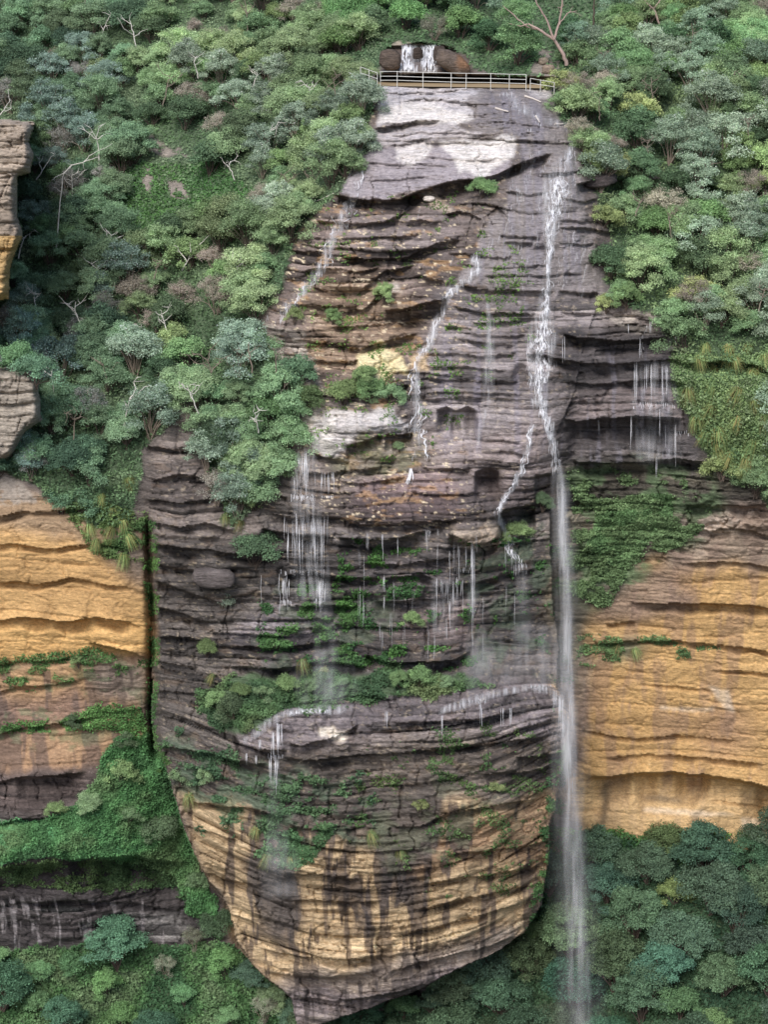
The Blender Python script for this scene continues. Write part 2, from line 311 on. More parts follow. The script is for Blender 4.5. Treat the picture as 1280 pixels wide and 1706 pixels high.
paint([(700,1020),(800,1010),(800,1060),(620,1070)], (128,108,106), .7, 8)
paint([(440,1020),(600,1030),(600,1075),(360,1080)], (106,98,104), .6, 8)
paint([(500,745),(600,740),(700,730),(780,770),(780,870),(560,870),(470,800)], (108,95,88), 1, 10, w=.3)
paint([(600,800),(720,785),(790,820),(760,862),(640,872),(590,850)], (134,110,110), .9, 10, w=.4)
paint([(700,740),(930,700),(925,800),(850,850),(770,850),(760,800)], (130,114,112), .8, 10, w=.5)
paint([(745,872),(840,872),(830,900),(790,912),(750,900)], (124,108,92), .9, 4)
# ledge and buttress
paint([(390,1200),(480,1165),(620,1150),(800,1140),(930,1130),(950,1230),(700,1215),(560,1220),(480,1250),(400,1250)], (100,90,92), 1, 8, w=.8)
paint([(250,1230),(400,1250),(940,1230),(940,1330),(800,1350),(560,1360),(300,1340)], (68,60,54), 1, 8, w=.5)
paint([(500,1280),(940,1250),(930,1340),(700,1380),(560,1370)], (84,74,66), .8, 14)
BO = [(300,1335),(420,1335),(480,1380),(600,1370),(740,1350),(930,1320),(905,1480),(880,1570),(700,1650),(500,1700),(400,1560),(330,1450)]
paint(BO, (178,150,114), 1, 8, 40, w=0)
paint([(640,1380),(800,1350),(930,1330),(905,1440),(760,1440),(640,1500)], (142,112,86), .9, 12)
paint([(450,1640),(640,1600),(880,1530),(868,1590),(700,1668),(500,1706)], (128,114,104), .9, 8)
paint([(480,1655),(640,1650),(800,1600),(800,1625),(700,1668),(500,1710)], (112,100,102), .9, 5)
# left cliff
LC = [(-200,830),(60,820),(150,870),(252,880),(252,1100),(160,1090),(-200,1120)]
paint(LC, (180,138,88), 1, 5, 20, w=0)
paint([(-200,800),(60,810),(160,860),(250,900),(250,960),(60,880),(-200,870)], (122,104,86), .8, 8)
paint([(-200,1040),(240,1035),(250,1095),(160,1088),(-200,1108)], (198,150,92), .9, 5, 14)
paint([(150,840),(256,860),(256,1010),(200,960)], (98,86,76), .9, 12)
paint([(-200,1110),(250,1095),(252,1290),(-200,1310)], (146,114,86), 1, 5)
paint([(-200,1112),(120,1100),(230,1110),(230,1180),(100,1165),(-200,1180)], (166,130,92), .8, 12)
paint([(-200,1160),(120,1150),(160,1200),(-200,1230)], (116,92,80), .8, 12)
paint([(150,1105),(235,1105),(240,1170),(160,1170)], (150,140,132), .6, 10)
paint([(-200,1296),(180,1280),(150,1330),(80,1350),(-200,1380)], (78,66,62), 1, 5)
paint([(-200,1440),(150,1430),(330,1440),(380,1570),(110,1590),(-200,1640)], (64,58,58), 1, 5)
paint([(190,1515),(310,1520),(330,1556),(200,1556)], (130,126,124), .75, 5, 20)
# right cliff
paint([(940,960),(1100,930),(1470,830),(1470,1440),(950,1410)], (176,136,86), 1, 8, 70, w=0)
paint([(1120,850),(1470,820),(1470,930),(1100,960)], (128,112,98), .9, 10)
paint([(1000,960),(1130,950),(1160,1010),(980,1040)], (106,92,84), .8, 10)
paint([(950,1060),(1090,1060),(1060,1110),(960,1120)], (136,116,90), .5, 10)
paint([(945,1080),(975,1080),(980,1230),(950,1240)], (128,112,98), .8, 6)
paint([(1140,1180),(1240,1170),(1290,1250),(1170,1260)], (140,108,84), .6, 16)
paint([(960,1395),(1050,1388),(1180,1400),(1180,1430),(960,1420)], (70,58,58), .8, 5)
# the dark mossy wall between
paint([(935,770),(1180,770),(1290,830),(1130,850),(1110,930),(1000,1000),(960,1080),(915,1080),(920,800)], (86,80,66), 1, 10, w=.2)
# left bright outcrops
Cc[mo1] = pal((156,140,124)); Cc[mo2] = pal((160,148,134))
m_ = mo1 & (PY > 392); Cc[m_] = pal((190,152,100))
paint([(636,72),(700,68),(745,72),(790,95),(795,128),(636,128)], (84,70,62), 1, 3, 8, w=.4)
paint([(640,72),(700,68),(740,71),(735,78),(700,75),(640,80)], (168,152,132), .9, 2, 8)
# variation within the rock: each bed its own tone
kk = 1 - .75 * np.clip(massive + slab, 0, 1)
rk = .75 + (h2(K2, K2 * 0 + 1, 12) - .5) * .6 * kk; rk1 = .5 + (h2(K1, K1 * 0 + 1, 13) - .5) * kk; rk3 = .5 + (h2(K3, K3 * 0, 14) - .5) * kk
var = (.80 + .28 * rk) * (.84 + .32 * rk1) * (.9 + .2 * rk3) * (.72 + .56 * fbm(XW / 2.2, ZW / 1.1, 41, 5)) * (.8 + .4 * fbm(XW / 9, ZW / 4, 44, 3))
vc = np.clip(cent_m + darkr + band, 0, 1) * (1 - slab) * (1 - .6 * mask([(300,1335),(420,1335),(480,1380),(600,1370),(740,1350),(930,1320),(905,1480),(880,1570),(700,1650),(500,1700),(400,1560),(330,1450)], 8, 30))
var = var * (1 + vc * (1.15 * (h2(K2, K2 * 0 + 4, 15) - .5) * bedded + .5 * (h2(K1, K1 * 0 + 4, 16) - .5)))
var = var * (1 + vc * (.75 * ss(.5, .85, F2) * ss(.35, .7, fbm(XW / 2.5, ZW / 1.2, 17, 4)) - .42 * ss(.34, .1, F2)))  # lichen-pale tops, algae-dark feet; edge light and underside shade painted into the colour
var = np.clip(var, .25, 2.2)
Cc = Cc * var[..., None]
# orange and cream flecks on the drier beds
drier = blur(mask([(440,340),(760,330),(830,420),(740,640),(800,900),(560,890),(430,560)], 20, 20), 10)
fl = ss(.60, .74, fbm(XW / 1.3, ZW / .45, 51, 4)) * (drier * .42 + .08 * cent_m)
Cc = Cc * (1 - fl[..., None]) + pal((176,136,92)) * fl[..., None]
fl = ss(.66, .76, fbm(XW / .42, ZW / .16, 52, 4)) * (drier * .8 + .2 * cent_m + .3 * slab)
Cc = Cc * (1 - fl[..., None]) + pal((222,198,160)) * fl[..., None]
# vertical stains
def stains(m, c, sx, lo, hi, seed, sz=9.0):
    global Cc
    n = fbm(XW / sx + .3 * vn(ZW / 2, XW, seed), ZW / sz, seed, 4)
    k = ss(lo, hi, n) * m
    Cc = Cc * (1 - k[..., None]) + pal(c) * k[..., None]
mBO = mask(BO, 6, 30)
stains(mBO * .8, (58,50,48), .9, .55, .62, 71, 5)
stains(mask([(430,1350),(760,1340),(720,1640),(480,1660)], 16, 30) * .7, (58,50,48), .6, .54, .62, 72, 7)
for q in ([(640,1340),(735,1340),(720,1420),(690,1500),(650,1520),(640,1440)], [(400,1350),(450,1350),(480,1440),(470,1560),(420,1560),(425,1440)], [(450,1440),(500,1420),(490,1560),(450,1600)], [(585,1490),(612,1480),(615,1550),(588,1560)]):
    paint(q, (58,52,52), .75, 6, 30)
stains(mask([(480,1655),(800,1600),(800,1640),(500,1712)], 4, 10) * .9, (66,58,56), .5, .52, .62, 73, 7)
stains(mask([(-200,1120),(250,1110),(250,1290),(-200,1310)], 5, 10) * .7, (84,70,64), 1.1, .5, .62, 74, 6)
stains(mask([(-200,1500),(340,1500),(330,1570),(-200,1640)], 4, 10) * .8, (140,132,134), .45, .6, .7, 75, 4)
stains(rightc * .5, (112,90,78), 1.2, .52, .66, 76, 5)
paint([(960,1300),(1470,1325),(1470,1400),(960,1400)], (190,156,112), .6, 6, 12)
for q in ([(1100,1175),(1190,1178),(1188,1183),(1100,1180)], [(1180,1140),(1215,1150),(1225,1190),(1205,1180)], [(1080,1345),(1160,1350),(1230,1356),(1160,1360),(1070,1352)], [(1235,1360),(1290,1365),(1290,1390),(1240,1385)]): paint(q, (214,192,166), .5, 1.5, 10)
for q in ([(1000,1300),(1012,1300),(1010,1400),(998,1400)], [(1075,1326),(1135,1322),(1140,1334),(1080,1336)], [(1130,1395),(1175,1392),(1172,1440),(1135,1440)], [(1150,1360),(1165,1352),(1160,1380),(1150,1376)]): paint(q, (74,70,60), .75, 3, 14)
stains(mask([(930,560),(1170,600),(1170,780),(930,780)], 8, 20) * .5, (110,106,118), .7, .58, .72, 79, 6)
paint([(425,1330),(560,1335),(740,1310),(728,1430),(662,1475),(600,1425),(480,1395),(430,1410)], (76,68,62), .85, 8, 40)
paint([(420,1420),(470,1400),(480,1500),(455,1560),(415,1500)], (84,76,70), .6, 8, 40)
# pale slabs, painted after the stains
for q, c, k in [
  ([(628,138),(780,142),(820,152),(770,165),(790,190),(760,205),(700,195),(630,205)], (186,178,182), .9),
  ([(628,170),(740,172),(786,186),(770,204),(720,206),(680,196),(632,200)], (214,204,198), .9),
  ([(600,212),(760,205),(800,222),(790,236),(640,240),(590,240)], (176,166,168), .9),
  ([(590,250),(640,243),(740,248),(840,262),(850,280),(780,298),(700,312),(640,328),(560,318)], (142,132,138), .95),
  ([(650,245),(706,246),(704,262),(672,268),(655,262)], (210,200,196), .9),
  ([(718,244),(852,240),(848,268),(800,290),(762,286),(750,262)], (212,203,198), .95),
  ([(780,148),(900,158),(960,200),(975,300),(1000,420),(1000,480),(930,490),(760,475),(800,400),(850,330),(870,262),(852,238),(800,225),(790,190),(770,165)], (120,111,110), .95),
  ([(800,160),(880,170),(940,210),(860,235),(790,200)], (100,93,98), .7),
  ([(870,145),(925,148),(925,165),(890,168)], (184,176,176), .8),
  ([(592,600),(640,576),(684,598),(690,624),(640,640),(596,624)], (226,202,150), .95),
  ([(690,588),(712,572),(716,600),(700,612)], (190,160,120), .8),
  ([(532,688),(590,682),(660,680),(690,705),(640,716),(598,736),(570,752),(545,765),(524,742)], (186,178,176), .95),
  ([(560,690),(580,688),(560,740),(536,744)], (208,198,190), .8),
  ([(560,800),(620,720),(660,740),(680,770),(600,790)], (120,112,92), .5),
  ([(530,1212),(560,1205),(580,1212),(565,1224),(530,1226)], (226,208,186), .95),
  ([(640,470),(670,468),(680,485),(640,488)], (186,172,160), .8),
  ([(700,325),(722,324),(745,350),(760,360),(720,360)], (170,150,130), .8)]:
    paint([(a, b) for a, b in q], np.clip(np.array(c) * 1.05, 0, 240), k * .96, 2.4, 30)
wetm = mask([(780,148),(900,158),(960,200),(975,300),(1000,480),(760,475),(850,330),(870,262),(790,200)], 10, 14); wet = wet * (1 - wetm) + .75 * wetm
Cc *= (.86 + .28 * fbm(XW / .9, ZW / .5, 43, 4))[..., None]
# seepage films on the wet slabs, sky reflection painted in as violet-grey
stains(wetm * .35, (116,112,132), .5, .5, .68, 81, 12)
stains(mask([(750,480),(930,480),(920,760),(700,760)], 10, 14) * .35, (120,114,134), .6, .54, .7, 82, 12)
# moss
def moss(poly, c, k, lo=.45, hi=.6, seed=90, soft=8, sc_=1.6):
    global Cc
    m = mask(poly, soft, 40) * ss(lo, hi, fbm(XW / sc_, ZW / (sc_ * .7), seed, 5)) * k
    Cc = Cc * (1 - m[..., None]) + pal(c) * m[..., None]
moss([(940,770),(1180,770),(1220,860),(1110,930),(1020,1010),(950,1000)], (72,98,58), .8)
moss([(1010,840),(1110,830),(1110,890),(1030,960),(990,930)], (86,116,68), .95, .3, .5)
moss([(260,1230),(600,1300),(640,1400),(480,1430),(300,1330)], (66,92,66), .7)
moss([(600,1340),(800,1300),(900,1400),(640,1480)], (94,100,74), .45)
moss([(440,980),(640,980),(620,1110),(440,1110)], (66,84,58), .6)
moss([(780,900),(940,820),(950,1130),(780,1110)], (62,84,58), .6)
moss([(-200,1090),(250,1090),(250,1240),(-200,1240)], (86,104,70), .5, .55, .65)
moss([(540,740),(700,720),(700,790),(560,800)], (96,100,66), .5)
moss([(940,1080),(1120,1060),(1000,1120)], (84,104,76), .6)
vegc = pal((70, 88, 62)) * (.7 + .7 * fbm(XW / 2, ZW / 2, 92, 4))[..., None]

# vegetated ground
VEG = {
 'left': [(-300,-300),(650,-300),(640,60),(628,130),(612,240),(560,318),(505,372),(474,440),(430,545),(500,610),(530,690),(470,760),(440,830),(390,880),(350,820),(340,690),(290,690),(240,760),(228,870),(150,880),(60,800),(-300,790)],
 'top': [(560,-300),(1400,-300),(1400,130),(930,130),(870,126),(790,125),(782,104),(740,72),(664,74),(640,120),(560,130)],
 'right': [(926,120),(1100,-50),(1600,-300),(1600,870),(1290,860),(1210,790),(1165,740),(1125,640),(1130,575),(1060,520),(1000,480),(1024,420),(1000,345),(965,250),(930,200)],
 'mossy': [(950,780),(1130,790),(1200,850),(1110,925),(1040,950),(1010,1010),(955,990)],
 'shelf': [(330,1150),(420,1125),(640,1118),(770,1118),(815,1140),(700,1158),(600,1162),(480,1180),(400,1230),(350,1210)],
 'lawn': [(-300,1395),(60,1375),(140,1330),(190,1240),(252,1215),(292,1330),(330,1450),(372,1560),(320,1520),(300,1460),(150,1435),(60,1430),(-300,1440)],
 'low_left': [(-300,1610),(100,1585),(200,1560),(390,1570),(430,1605),(500,1690),(500,1950),(-300,1950)],
 'low_right': [(958,1405),(1050,1400),(1180,1415),(1600,1420),(1600,2000),(440,2000),(510,1716),(700,1672),(800,1625),(872,1588),(905,1480)],
}
allveg = np.zeros(PX.shape)
for k_, q in VEG.items():
    if k_ in ('mossy',): continue
    m = mask(q, 2, 24)
    if k_ in ('left', 'right', 'top', 'low_right', 'low_left', 'lawn'): m = m * (1 - (mB * (PY > 900)))
    m = m * ~(mo1 | mo2)
    allveg = np.maximum(allveg, m)
# bare rock showing through the slopes
bare = np.zeros(PX.shape)
for q in ([(244,222),(262,226),(300,245),(320,256),(275,256),(248,244)], [(328,240),(378,238),(372,252),(330,256)], [(280,300),(310,300),(320,330),(286,330)], [(232,280),(258,286),(250,330),(238,320)],
          [(1040,290),(1130,286),(1160,310),(1050,312)], [(1210,130),(1280,120),(1280,150),(1200,160)], [(270,655),(300,645),(325,665),(335,690),(290,705),(262,690)], [(1060,420),(1110,425),(1110,440),(1060,440)],
          [(900,80),(935,90),(925,135),(885,128)], [(-100,790),(30,798),(70,830),(-100,850)], [(440,540),(520,560),(540,700),(510,720)], [(1020,520),(1100,520),(1140,560),(1060,560)]):
    bare = np.maximum(bare, mask(q, 2, 16))
bare = bare * ss(.36, .5, fbm(PX / 14, PY / 9, 333, 4))
allveg = allveg * (1 - bare)
Cc = Cc * (1 - bare[..., None] * .8) + pal((148,136,124)) * bare[..., None] * .8 * var[..., None]
Cc = Cc * (1 - allveg[..., None]) + vegc * allveg[..., None]
lum = (Cc * np.array([.3, .6, .1])).sum(-1, keepdims=True); warmth = np.clip((Cc[..., :1] / (Cc[..., 2:] + 1e-4) - 1.5) / .8, 0, 1)
gm_ = .2 * (1 - warmth) * (1 - allveg[..., None]) * ~(mo1 | mo2)[..., None]
Cc = Cc * (1 - gm_) + lum * np.array([1.06, .99, .93]) * gm_
Cc = Cc * (1 + .14 * np.clip(cent_m + darkr, 0, 1) * (1 - .7 * slab))[..., None]; Cc = np.clip(1.3 * Cc / (1 + .5 * Cc) + np.array([.018, .017, .018]), .035, .8)  # floor lifts the darkest tones: haze veil put into the albedo
wet = np.clip(wet * (.5 + fbm(XW / 1.5, ZW / 3, 93, 3)), 0, 1) * (1 - allveg)

# ------------------------------------------------------------------ build terrain meshes
PW = W(PX, PY, depth)
def sample(a, px, py):
    fx = np.clip((np.asarray(px, float) - X0) / STEP, 0, NX - 1.001); fy = np.clip((np.asarray(py, float) - Y0_) / STEP, 0, NY - 1.001)
    ix, iy = fx.astype(int), fy.astype(int); tx, ty = fx - ix, fy - iy
    return (a[iy, ix] * (1 - tx) + a[iy, ix + 1] * tx) * (1 - ty) + (a[iy + 1, ix] * (1 - tx) + a[iy + 1, ix + 1] * tx) * ty
def dep(px, py): return sample(depth, px, py)
# nearest surface within a small window (for things that lie in front)
def erode(a, n):
    for _ in range(n):
        b = a.copy()
        b[1:] = np.minimum(b[1:], a[:-1]); b[:-1] = np.minimum(b[:-1], a[1:]); b[:, 1:] = np.minimum(b[:, 1:], a[:, :-1]); b[:, :-1] = np.minimum(b[:, :-1], a[:, 1:])
        a = b
    return a
dmin = blur(erode(depth, 3), 4)

def mesh(name, V, Fc, mat, cols=None, smooth=True, parent=None, extra=None):
    me = bpy.data.meshes.new(name)
    V = np.asarray(V, np.float32); n = Fc.shape[1]
    me.vertices.add(len(V)); me.vertices.foreach_set('co', V.ravel())
    me.loops.add(Fc.size); me.loops.foreach_set('vertex_index', Fc.astype(np.int32).ravel())
    me.polygons.add(len(Fc)); me.polygons.foreach_set('loop_start', np.arange(0, Fc.size, n, dtype=np.int32))
    try: me.polygons.foreach_set('loop_total', np.full(len(Fc), n, np.int32))
    except Exception: pass
    me.polygons.foreach_set('use_smooth', np.full(len(Fc), smooth))
    if cols is not None:
        a = me.color_attributes.new('tint', 'FLOAT_COLOR', 'POINT')
        c = np.ones((len(V), 4), np.float32); c[:, :cols.shape[1]] = cols
        a.data.foreach_set('color', c.ravel())
    me.update(calc_edges=True); me.validate()
    if mat: me.materials.append(mat)
    return me
def obj(name, me, parent=None, loc=None):
    o = bpy.data.objects.new(name, me); COL.objects.link(o)
    if parent: o.parent = parent
    if loc is not None: o.location = loc
    return o
def tag(o, label=None, cat=None, group=None, kind=None):
    if label: o['label'] = label
    if cat: o['category'] = cat
    if group: o['group'] = group
    if kind: o['kind'] = kind
    return o
def empty(name, loc, label, cat, group=None):
    o = bpy.data.objects.new(name, None); COL.objects.link(o); o.location = loc
    o.empty_display_size = .3
    return tag(o, label, cat, group)

# ---- materials
def mat(name):
    m = bpy.data.materials.new(name); m.use_nodes = True
    nt = m.node_tree; b = nt.nodes['Principled BSDF']
    return m, nt, b
def nd(nt, t, **kw):
    n = nt.nodes.new(t)
    for k, v in kw.items():
        if k.startswith('i_'):
            n.inputs[k[2:]].default_value = v
        else: setattr(n, k, v)
    return n
def rock_material(nm='rock', lam=.24, bd=.28, sz=8.0):
    m, nt, b = mat(nm); L = nt.links.new
    at = nd(nt, 'ShaderNodeAttribute', attribute_name='tint'); tc = nd(nt, 'ShaderNodeTexCoord')
    mp_ = nd(nt, 'ShaderNodeMapping'); mp_.inputs['Scale'].default_value = (1, 1, 2.2); L(tc.outputs['Object'], mp_.inputs['Vector'])
    n1 = nd(nt, 'ShaderNodeTexNoise', i_Scale=3.0, i_Detail=8.0, i_Roughness=.7); L(mp_.outputs[0], n1.inputs['Vector'])
    n2 = nd(nt, 'ShaderNodeTexNoise', i_Scale=.9, i_Detail=5.0, i_Roughness=.6); L(mp_.outputs[0], n2.inputs['Vector'])
    r1 = nd(nt, 'ShaderNodeMapRange'); r1.inputs['From Min'].default_value = .3; r1.inputs['From Max'].default_value = .7; r1.inputs['To Min'].default_value = .62; r1.inputs['To Max'].default_value = 1.38
    L(n1.outputs['Fac'], r1.inputs['Value'])
    mp3 = nd(nt, 'ShaderNodeMapping'); mp3.inputs['Scale'].default_value = (.7, .7, sz); L(tc.outputs['Object'], mp3.inputs['Vector'])
    n3 = nd(nt, 'ShaderNodeTexNoise', i_Scale=1.0, i_Detail=6.0, i_Roughness=.7); n3.inputs['Distortion'].default_value = .6; L(mp3.outputs[0], n3.inputs['Vector'])
    r3 = nd(nt, 'ShaderNodeMapRange'); r3.inputs['From Min'].default_value = .36; r3.inputs['From Max'].default_value = .64; r3.inputs['To Min'].default_value = 1 - lam; r3.inputs['To Max'].default_value = 1 + lam
    L(n3.outputs['Fac'], r3.inputs['Value'])
    mm = nd(nt, 'ShaderNodeMath', operation='MULTIPLY'); L(r1.outputs[0], mm.inputs[0]); L(r3.outputs[0], mm.inputs[1])
    hs = nd(nt, 'ShaderNodeVectorMath', operation='SCALE'); L(at.outputs['Color'], hs.inputs[0]); L(mm.outputs[0], hs.inputs['Scale'])
    n4 = nd(nt, 'ShaderNodeTexNoise', i_Scale=6.5, i_Detail=3.0, i_Roughness=.6); L(mp_.outputs[0], n4.inputs['Vector'])
    r4 = nd(nt, 'ShaderNodeMapRange'); r4.inputs['From Min'].default_value = .66; r4.inputs['From Max'].default_value = .74; r4.inputs['To Max'].default_value = .55; L(n4.outputs['Fac'], r4.inputs['Value'])
    mx = nd(nt, 'ShaderNodeMixRGB'); mx.inputs[2].default_value = (.5, .46, .42, 1); L(r4.outputs[0], mx.inputs[0]); L(hs.outputs[0], mx.inputs[1])  # pale speckle painted in for specular glints on the rock
    L(mx.outputs[0], b.inputs['Base Color'])
    rr = nd(nt, 'ShaderNodeMapRange'); rr.inputs['To Min'].default_value = .92; rr.inputs['To Max'].default_value = .24
    L(at.outputs['Alpha'], rr.inputs['Value']); L(rr.outputs[0], b.inputs['Roughness'])
    sp_ = nd(nt, 'ShaderNodeMapRange'); sp_.inputs['To Min'].default_value = .12; sp_.inputs['To Max'].default_value = .6
    L(at.outputs['Alpha'], sp_.inputs['Value']); L(sp_.outputs[0], b.inputs['Specular IOR Level'])
    ad = nd(nt, 'ShaderNodeMath', operation='ADD'); L(n1.outputs['Fac'], ad.inputs[0]); L(n3.outputs['Fac'], ad.inputs[1])
    bp = nd(nt, 'ShaderNodeBump', i_Strength=.8, i_Distance=bd); L(ad.outputs[0], bp.inputs['Height']); L(bp.outputs[0], b.inputs['Normal'])
    return m
ROCK = rock_material(); OCHRE = rock_material('ochre_sandstone', .09, .12, 3.0)
def leaf_material(name, varh=.02, varv=.22, trans=.3, attr=True):
    m = bpy.data.materials.new(name); m.use_nodes = True; nt = m.node_tree; nt.nodes.clear(); L = nt.links.new
    out = nd(nt, 'ShaderNodeOutputMaterial'); d = nd(nt, 'ShaderNodeBsdfDiffuse'); t = nd(nt, 'ShaderNodeBsdfTranslucent'); mx = nd(nt, 'ShaderNodeMixShader', i_Fac=trans)
    g = nd(nt, 'ShaderNodeBsdfGlossy', i_Roughness=.45); mx2 = nd(nt, 'ShaderNodeMixShader', i_Fac=.035)
    at = nd(nt, 'ShaderNodeAttribute', attribute_name='tint'); oi = nd(nt, 'ShaderNodeObjectInfo')
    hs = nd(nt, 'ShaderNodeHueSaturation')
    mh = nd(nt, 'ShaderNodeMapRange'); mh.inputs['To Min'].default_value = .5 - varh; mh.inputs['To Max'].default_value = .5 + varh
    mv = nd(nt, 'ShaderNodeMapRange'); mv.inputs['To Min'].default_value = 1 - varv; mv.inputs['To Max'].default_value = 1 + varv
    ms = nd(nt, 'ShaderNodeMath', operation='FRACT'); mm = nd(nt, 'ShaderNodeMath', operation='MULTIPLY'); mm.inputs[1].default_value = 7.31
    L(oi.outputs['Random'], mh.inputs['Value']); L(oi.outputs['Random'], mm.inputs[0]); L(mm.outputs[0], ms.inputs[0]); L(ms.outputs[0], mv.inputs['Value'])
    L(mh.outputs[0], hs.inputs['Hue']); L(mv.outputs[0], hs.inputs['Value'])
    mul = nd(nt, 'ShaderNodeMixRGB', blend_type='MULTIPLY', i_Fac=1.0); L(at.outputs['Color'], mul.inputs[1]); L(oi.outputs['Color'], mul.inputs[2])
    L(mul.outputs[0], hs.inputs['Color'])
    for s in (d, t, g): L(hs.outputs[0] if s is not g else hs.outputs[0], s.inputs['Color'])
    L(d.outputs[0], mx.inputs[1]); L(t.outputs[0], mx.inputs[2]); L(mx.outputs[0], mx2.inputs[1]); L(g.outputs[0], mx2.inputs[2]); L(mx2.outputs[0], out.inputs[0])
    return m
LEAF = leaf_material('leaves'); COVER = leaf_material('ground_leaves', 0, 0)
def simple(name, c, rough=.8, nscale=6, nv=.3, metal=0, spec=.3):
    m, nt, b = mat(name); L = nt.links.new
    tc = nd(nt, 'ShaderNodeTexCoord'); n = nd(nt, 'ShaderNodeTexNoise', i_Scale=nscale, i_Detail=5.0); L(tc.outputs['Object'], n.inputs['Vector'])
    cr = nd(nt, 'ShaderNodeMixRGB'); c = lin(c); cr.inputs[1].default_value = (*(c * (1 - nv)), 1); cr.inputs[2].default_value = (*np.clip(c * (1 + nv), 0, 1), 1)
    L(n.outputs['Fac'], cr.inputs[0]); L(cr.outputs[0], b.inputs['Base Color']); b.inputs['Roughness'].default_value = rough; b.inputs['Metallic'].default_value = metal
    b.inputs['Specular IOR Level'].default_value = spec
    return m
BARK = simple('bark_grey', (128,116,104)); BARKW = simple('bark_pale', (205,200,192), nscale=3); BARKD = simple('bark_brown', (92,80,72)); BARKP = simple('bark_pink', (168,146,138))
STEEL = simple('galvanised_steel', (206,204,198), .5, metal=.1)
LOG = simple('weathered_wood', (196,186,178))
def water_material(name, dens, sx, sy, soft=1.0, white=.86, lo=.42, hi=.7, det=6.0):
    """falling water: strands of white separated by clear gaps; x is across the sheet, y down it"""
    m = bpy.data.materials.new(name); m.use_nodes = True; nt = m.node_tree; nt.nodes.clear(); L = nt.links.new
    out = nd(nt, 'ShaderNodeOutputMaterial'); d = nd(nt, 'ShaderNodeBsdfDiffuse'); d.inputs['Color'].default_value = (white, white, white * 1.04, 1)
    tl = nd(nt, 'ShaderNodeBsdfTranslucent'); tl.inputs['Color'].default_value = (white, white, white, 1)
    tr = nd(nt, 'ShaderNodeBsdfTransparent'); m1 = nd(nt, 'ShaderNodeMixShader', i_Fac=.3); m2 = nd(nt, 'ShaderNodeMixShader')
    at = nd(nt, 'ShaderNodeAttribute', attribute_name='tint')            # r: across (metres), g: down (metres), b: edge strength
    mp_ = nd(nt, 'ShaderNodeMapping'); mp_.inputs['Scale'].default_value = (sx, sy, 0)
    cb = nd(nt, 'ShaderNodeSeparateColor'); L(at.outputs['Color'], cb.inputs[0])
    cc = nd(nt, 'ShaderNodeCombineXYZ'); L(cb.outputs[0], cc.inputs[0]); L(cb.outputs[1], cc.inputs[1]); L(cc.outputs[0], mp_.inputs['Vector'])
    n = nd(nt, 'ShaderNodeTexNoise', i_Scale=1.0, i_Detail=det, i_Roughness=.6); L(mp_.outputs[0], n.inputs['Vector'])
    r = nd(nt, 'ShaderNodeMapRange'); r.interpolation_type = 'SMOOTHSTEP'; r.inputs['From Min'].default_value = lo; r.inputs['From Max'].default_value = hi
    r.inputs['To Max'].default_value = dens; L(n.outputs['Fac'], r.inputs['Value'])
    mu = nd(nt, 'ShaderNodeMath', operation='MULTIPLY'); mu.use_clamp = True; L(r.outputs[0], mu.inputs[0]); L(cb.outputs[2], mu.inputs[1])
    L(d.outputs[0], m1.inputs[1]); L(tl.outputs[0], m1.inputs[2]); L(tr.outputs[0], m2.inputs[1]); L(m1.outputs[0], m2.inputs[2]); L(mu.outputs[0], m2.inputs[0]); L(m2.outputs[0], out.inputs[0])
    return m
W_STR = water_material('white_water', 1.0, 6, 1.6, lo=.44, hi=.6)
W_VEIL = water_material('thin_water', .55, 2.5, .22, lo=.35, hi=.75)
W_MIST = water_material('spray', .26, .8, .14, lo=.28, hi=.75, det=2.0)
W_CORE = water_material('falling_sheet', .5, 1.8, .16, lo=.32, hi=.7, det=3.0)
def strand_material():
    m, nt, b = mat('water_strands'); b.inputs['Base Color'].default_value = (.86, .86, .9, 1); b.inputs['Roughness'].default_value = .35
    b.inputs['Transmission Weight'].default_value = 0; b.inputs['Alpha'].default_value = .72
    return m
STRAND = strand_material()
def pool_material():
    m, nt, b = mat('pool_water'); b.inputs['Base Color'].default_value = (*lin((176,154,122)), 1); b.inputs['Roughness'].default_value = .4
    n = nd(nt, 'ShaderNodeTexNoise', i_Scale=2.0, i_Detail=3.0); bp = nd(nt, 'ShaderNodeBump', i_Strength=.25, i_Distance=.1)
    nt.links.new(n.outputs['Fac'], bp.inputs['Height']); nt.links.new(bp.outputs[0], b.inputs['Normal'])
    return m
POOLM = pool_material()

# ---- split the ground into named pieces
jj, ii = np.meshgrid(np.arange(NX - 1), np.arange(NY - 1))
a = (ii * NX + jj).ravel(); quads = np.stack([a, a + NX, a + NX + 1, a + 1], 1)
cxp = (PX[:-1, :-1]).ravel(); cyp = PY[:-1, :-1].ravel()
fB = mB[:-1, :-1].ravel() > .5; fo1 = mo1[:-1, :-1].ravel(); fo2 = mo2[:-1, :-1].ravel()
fL = (leftc[:-1, :-1].ravel() > .5); fR = (rightc[:-1, :-1].ravel() > .5); fD = darkr[:-1, :-1].ravel() > .5; fBd = band[:-1, :-1].ravel() > .5
lab = np.zeros(len(quads), int)
lab[fL] = 2; lab[fBd] = 3; lab[fR] = 4; lab[fD & ~fR] = 7; lab[fB] = 1; lab[fo1] = 5; lab[fo2] = 6
Vall = PW.reshape(-1, 3); Call = np.concatenate([Cc.reshape(-1, 3), wet.reshape(-1, 1)], 1)
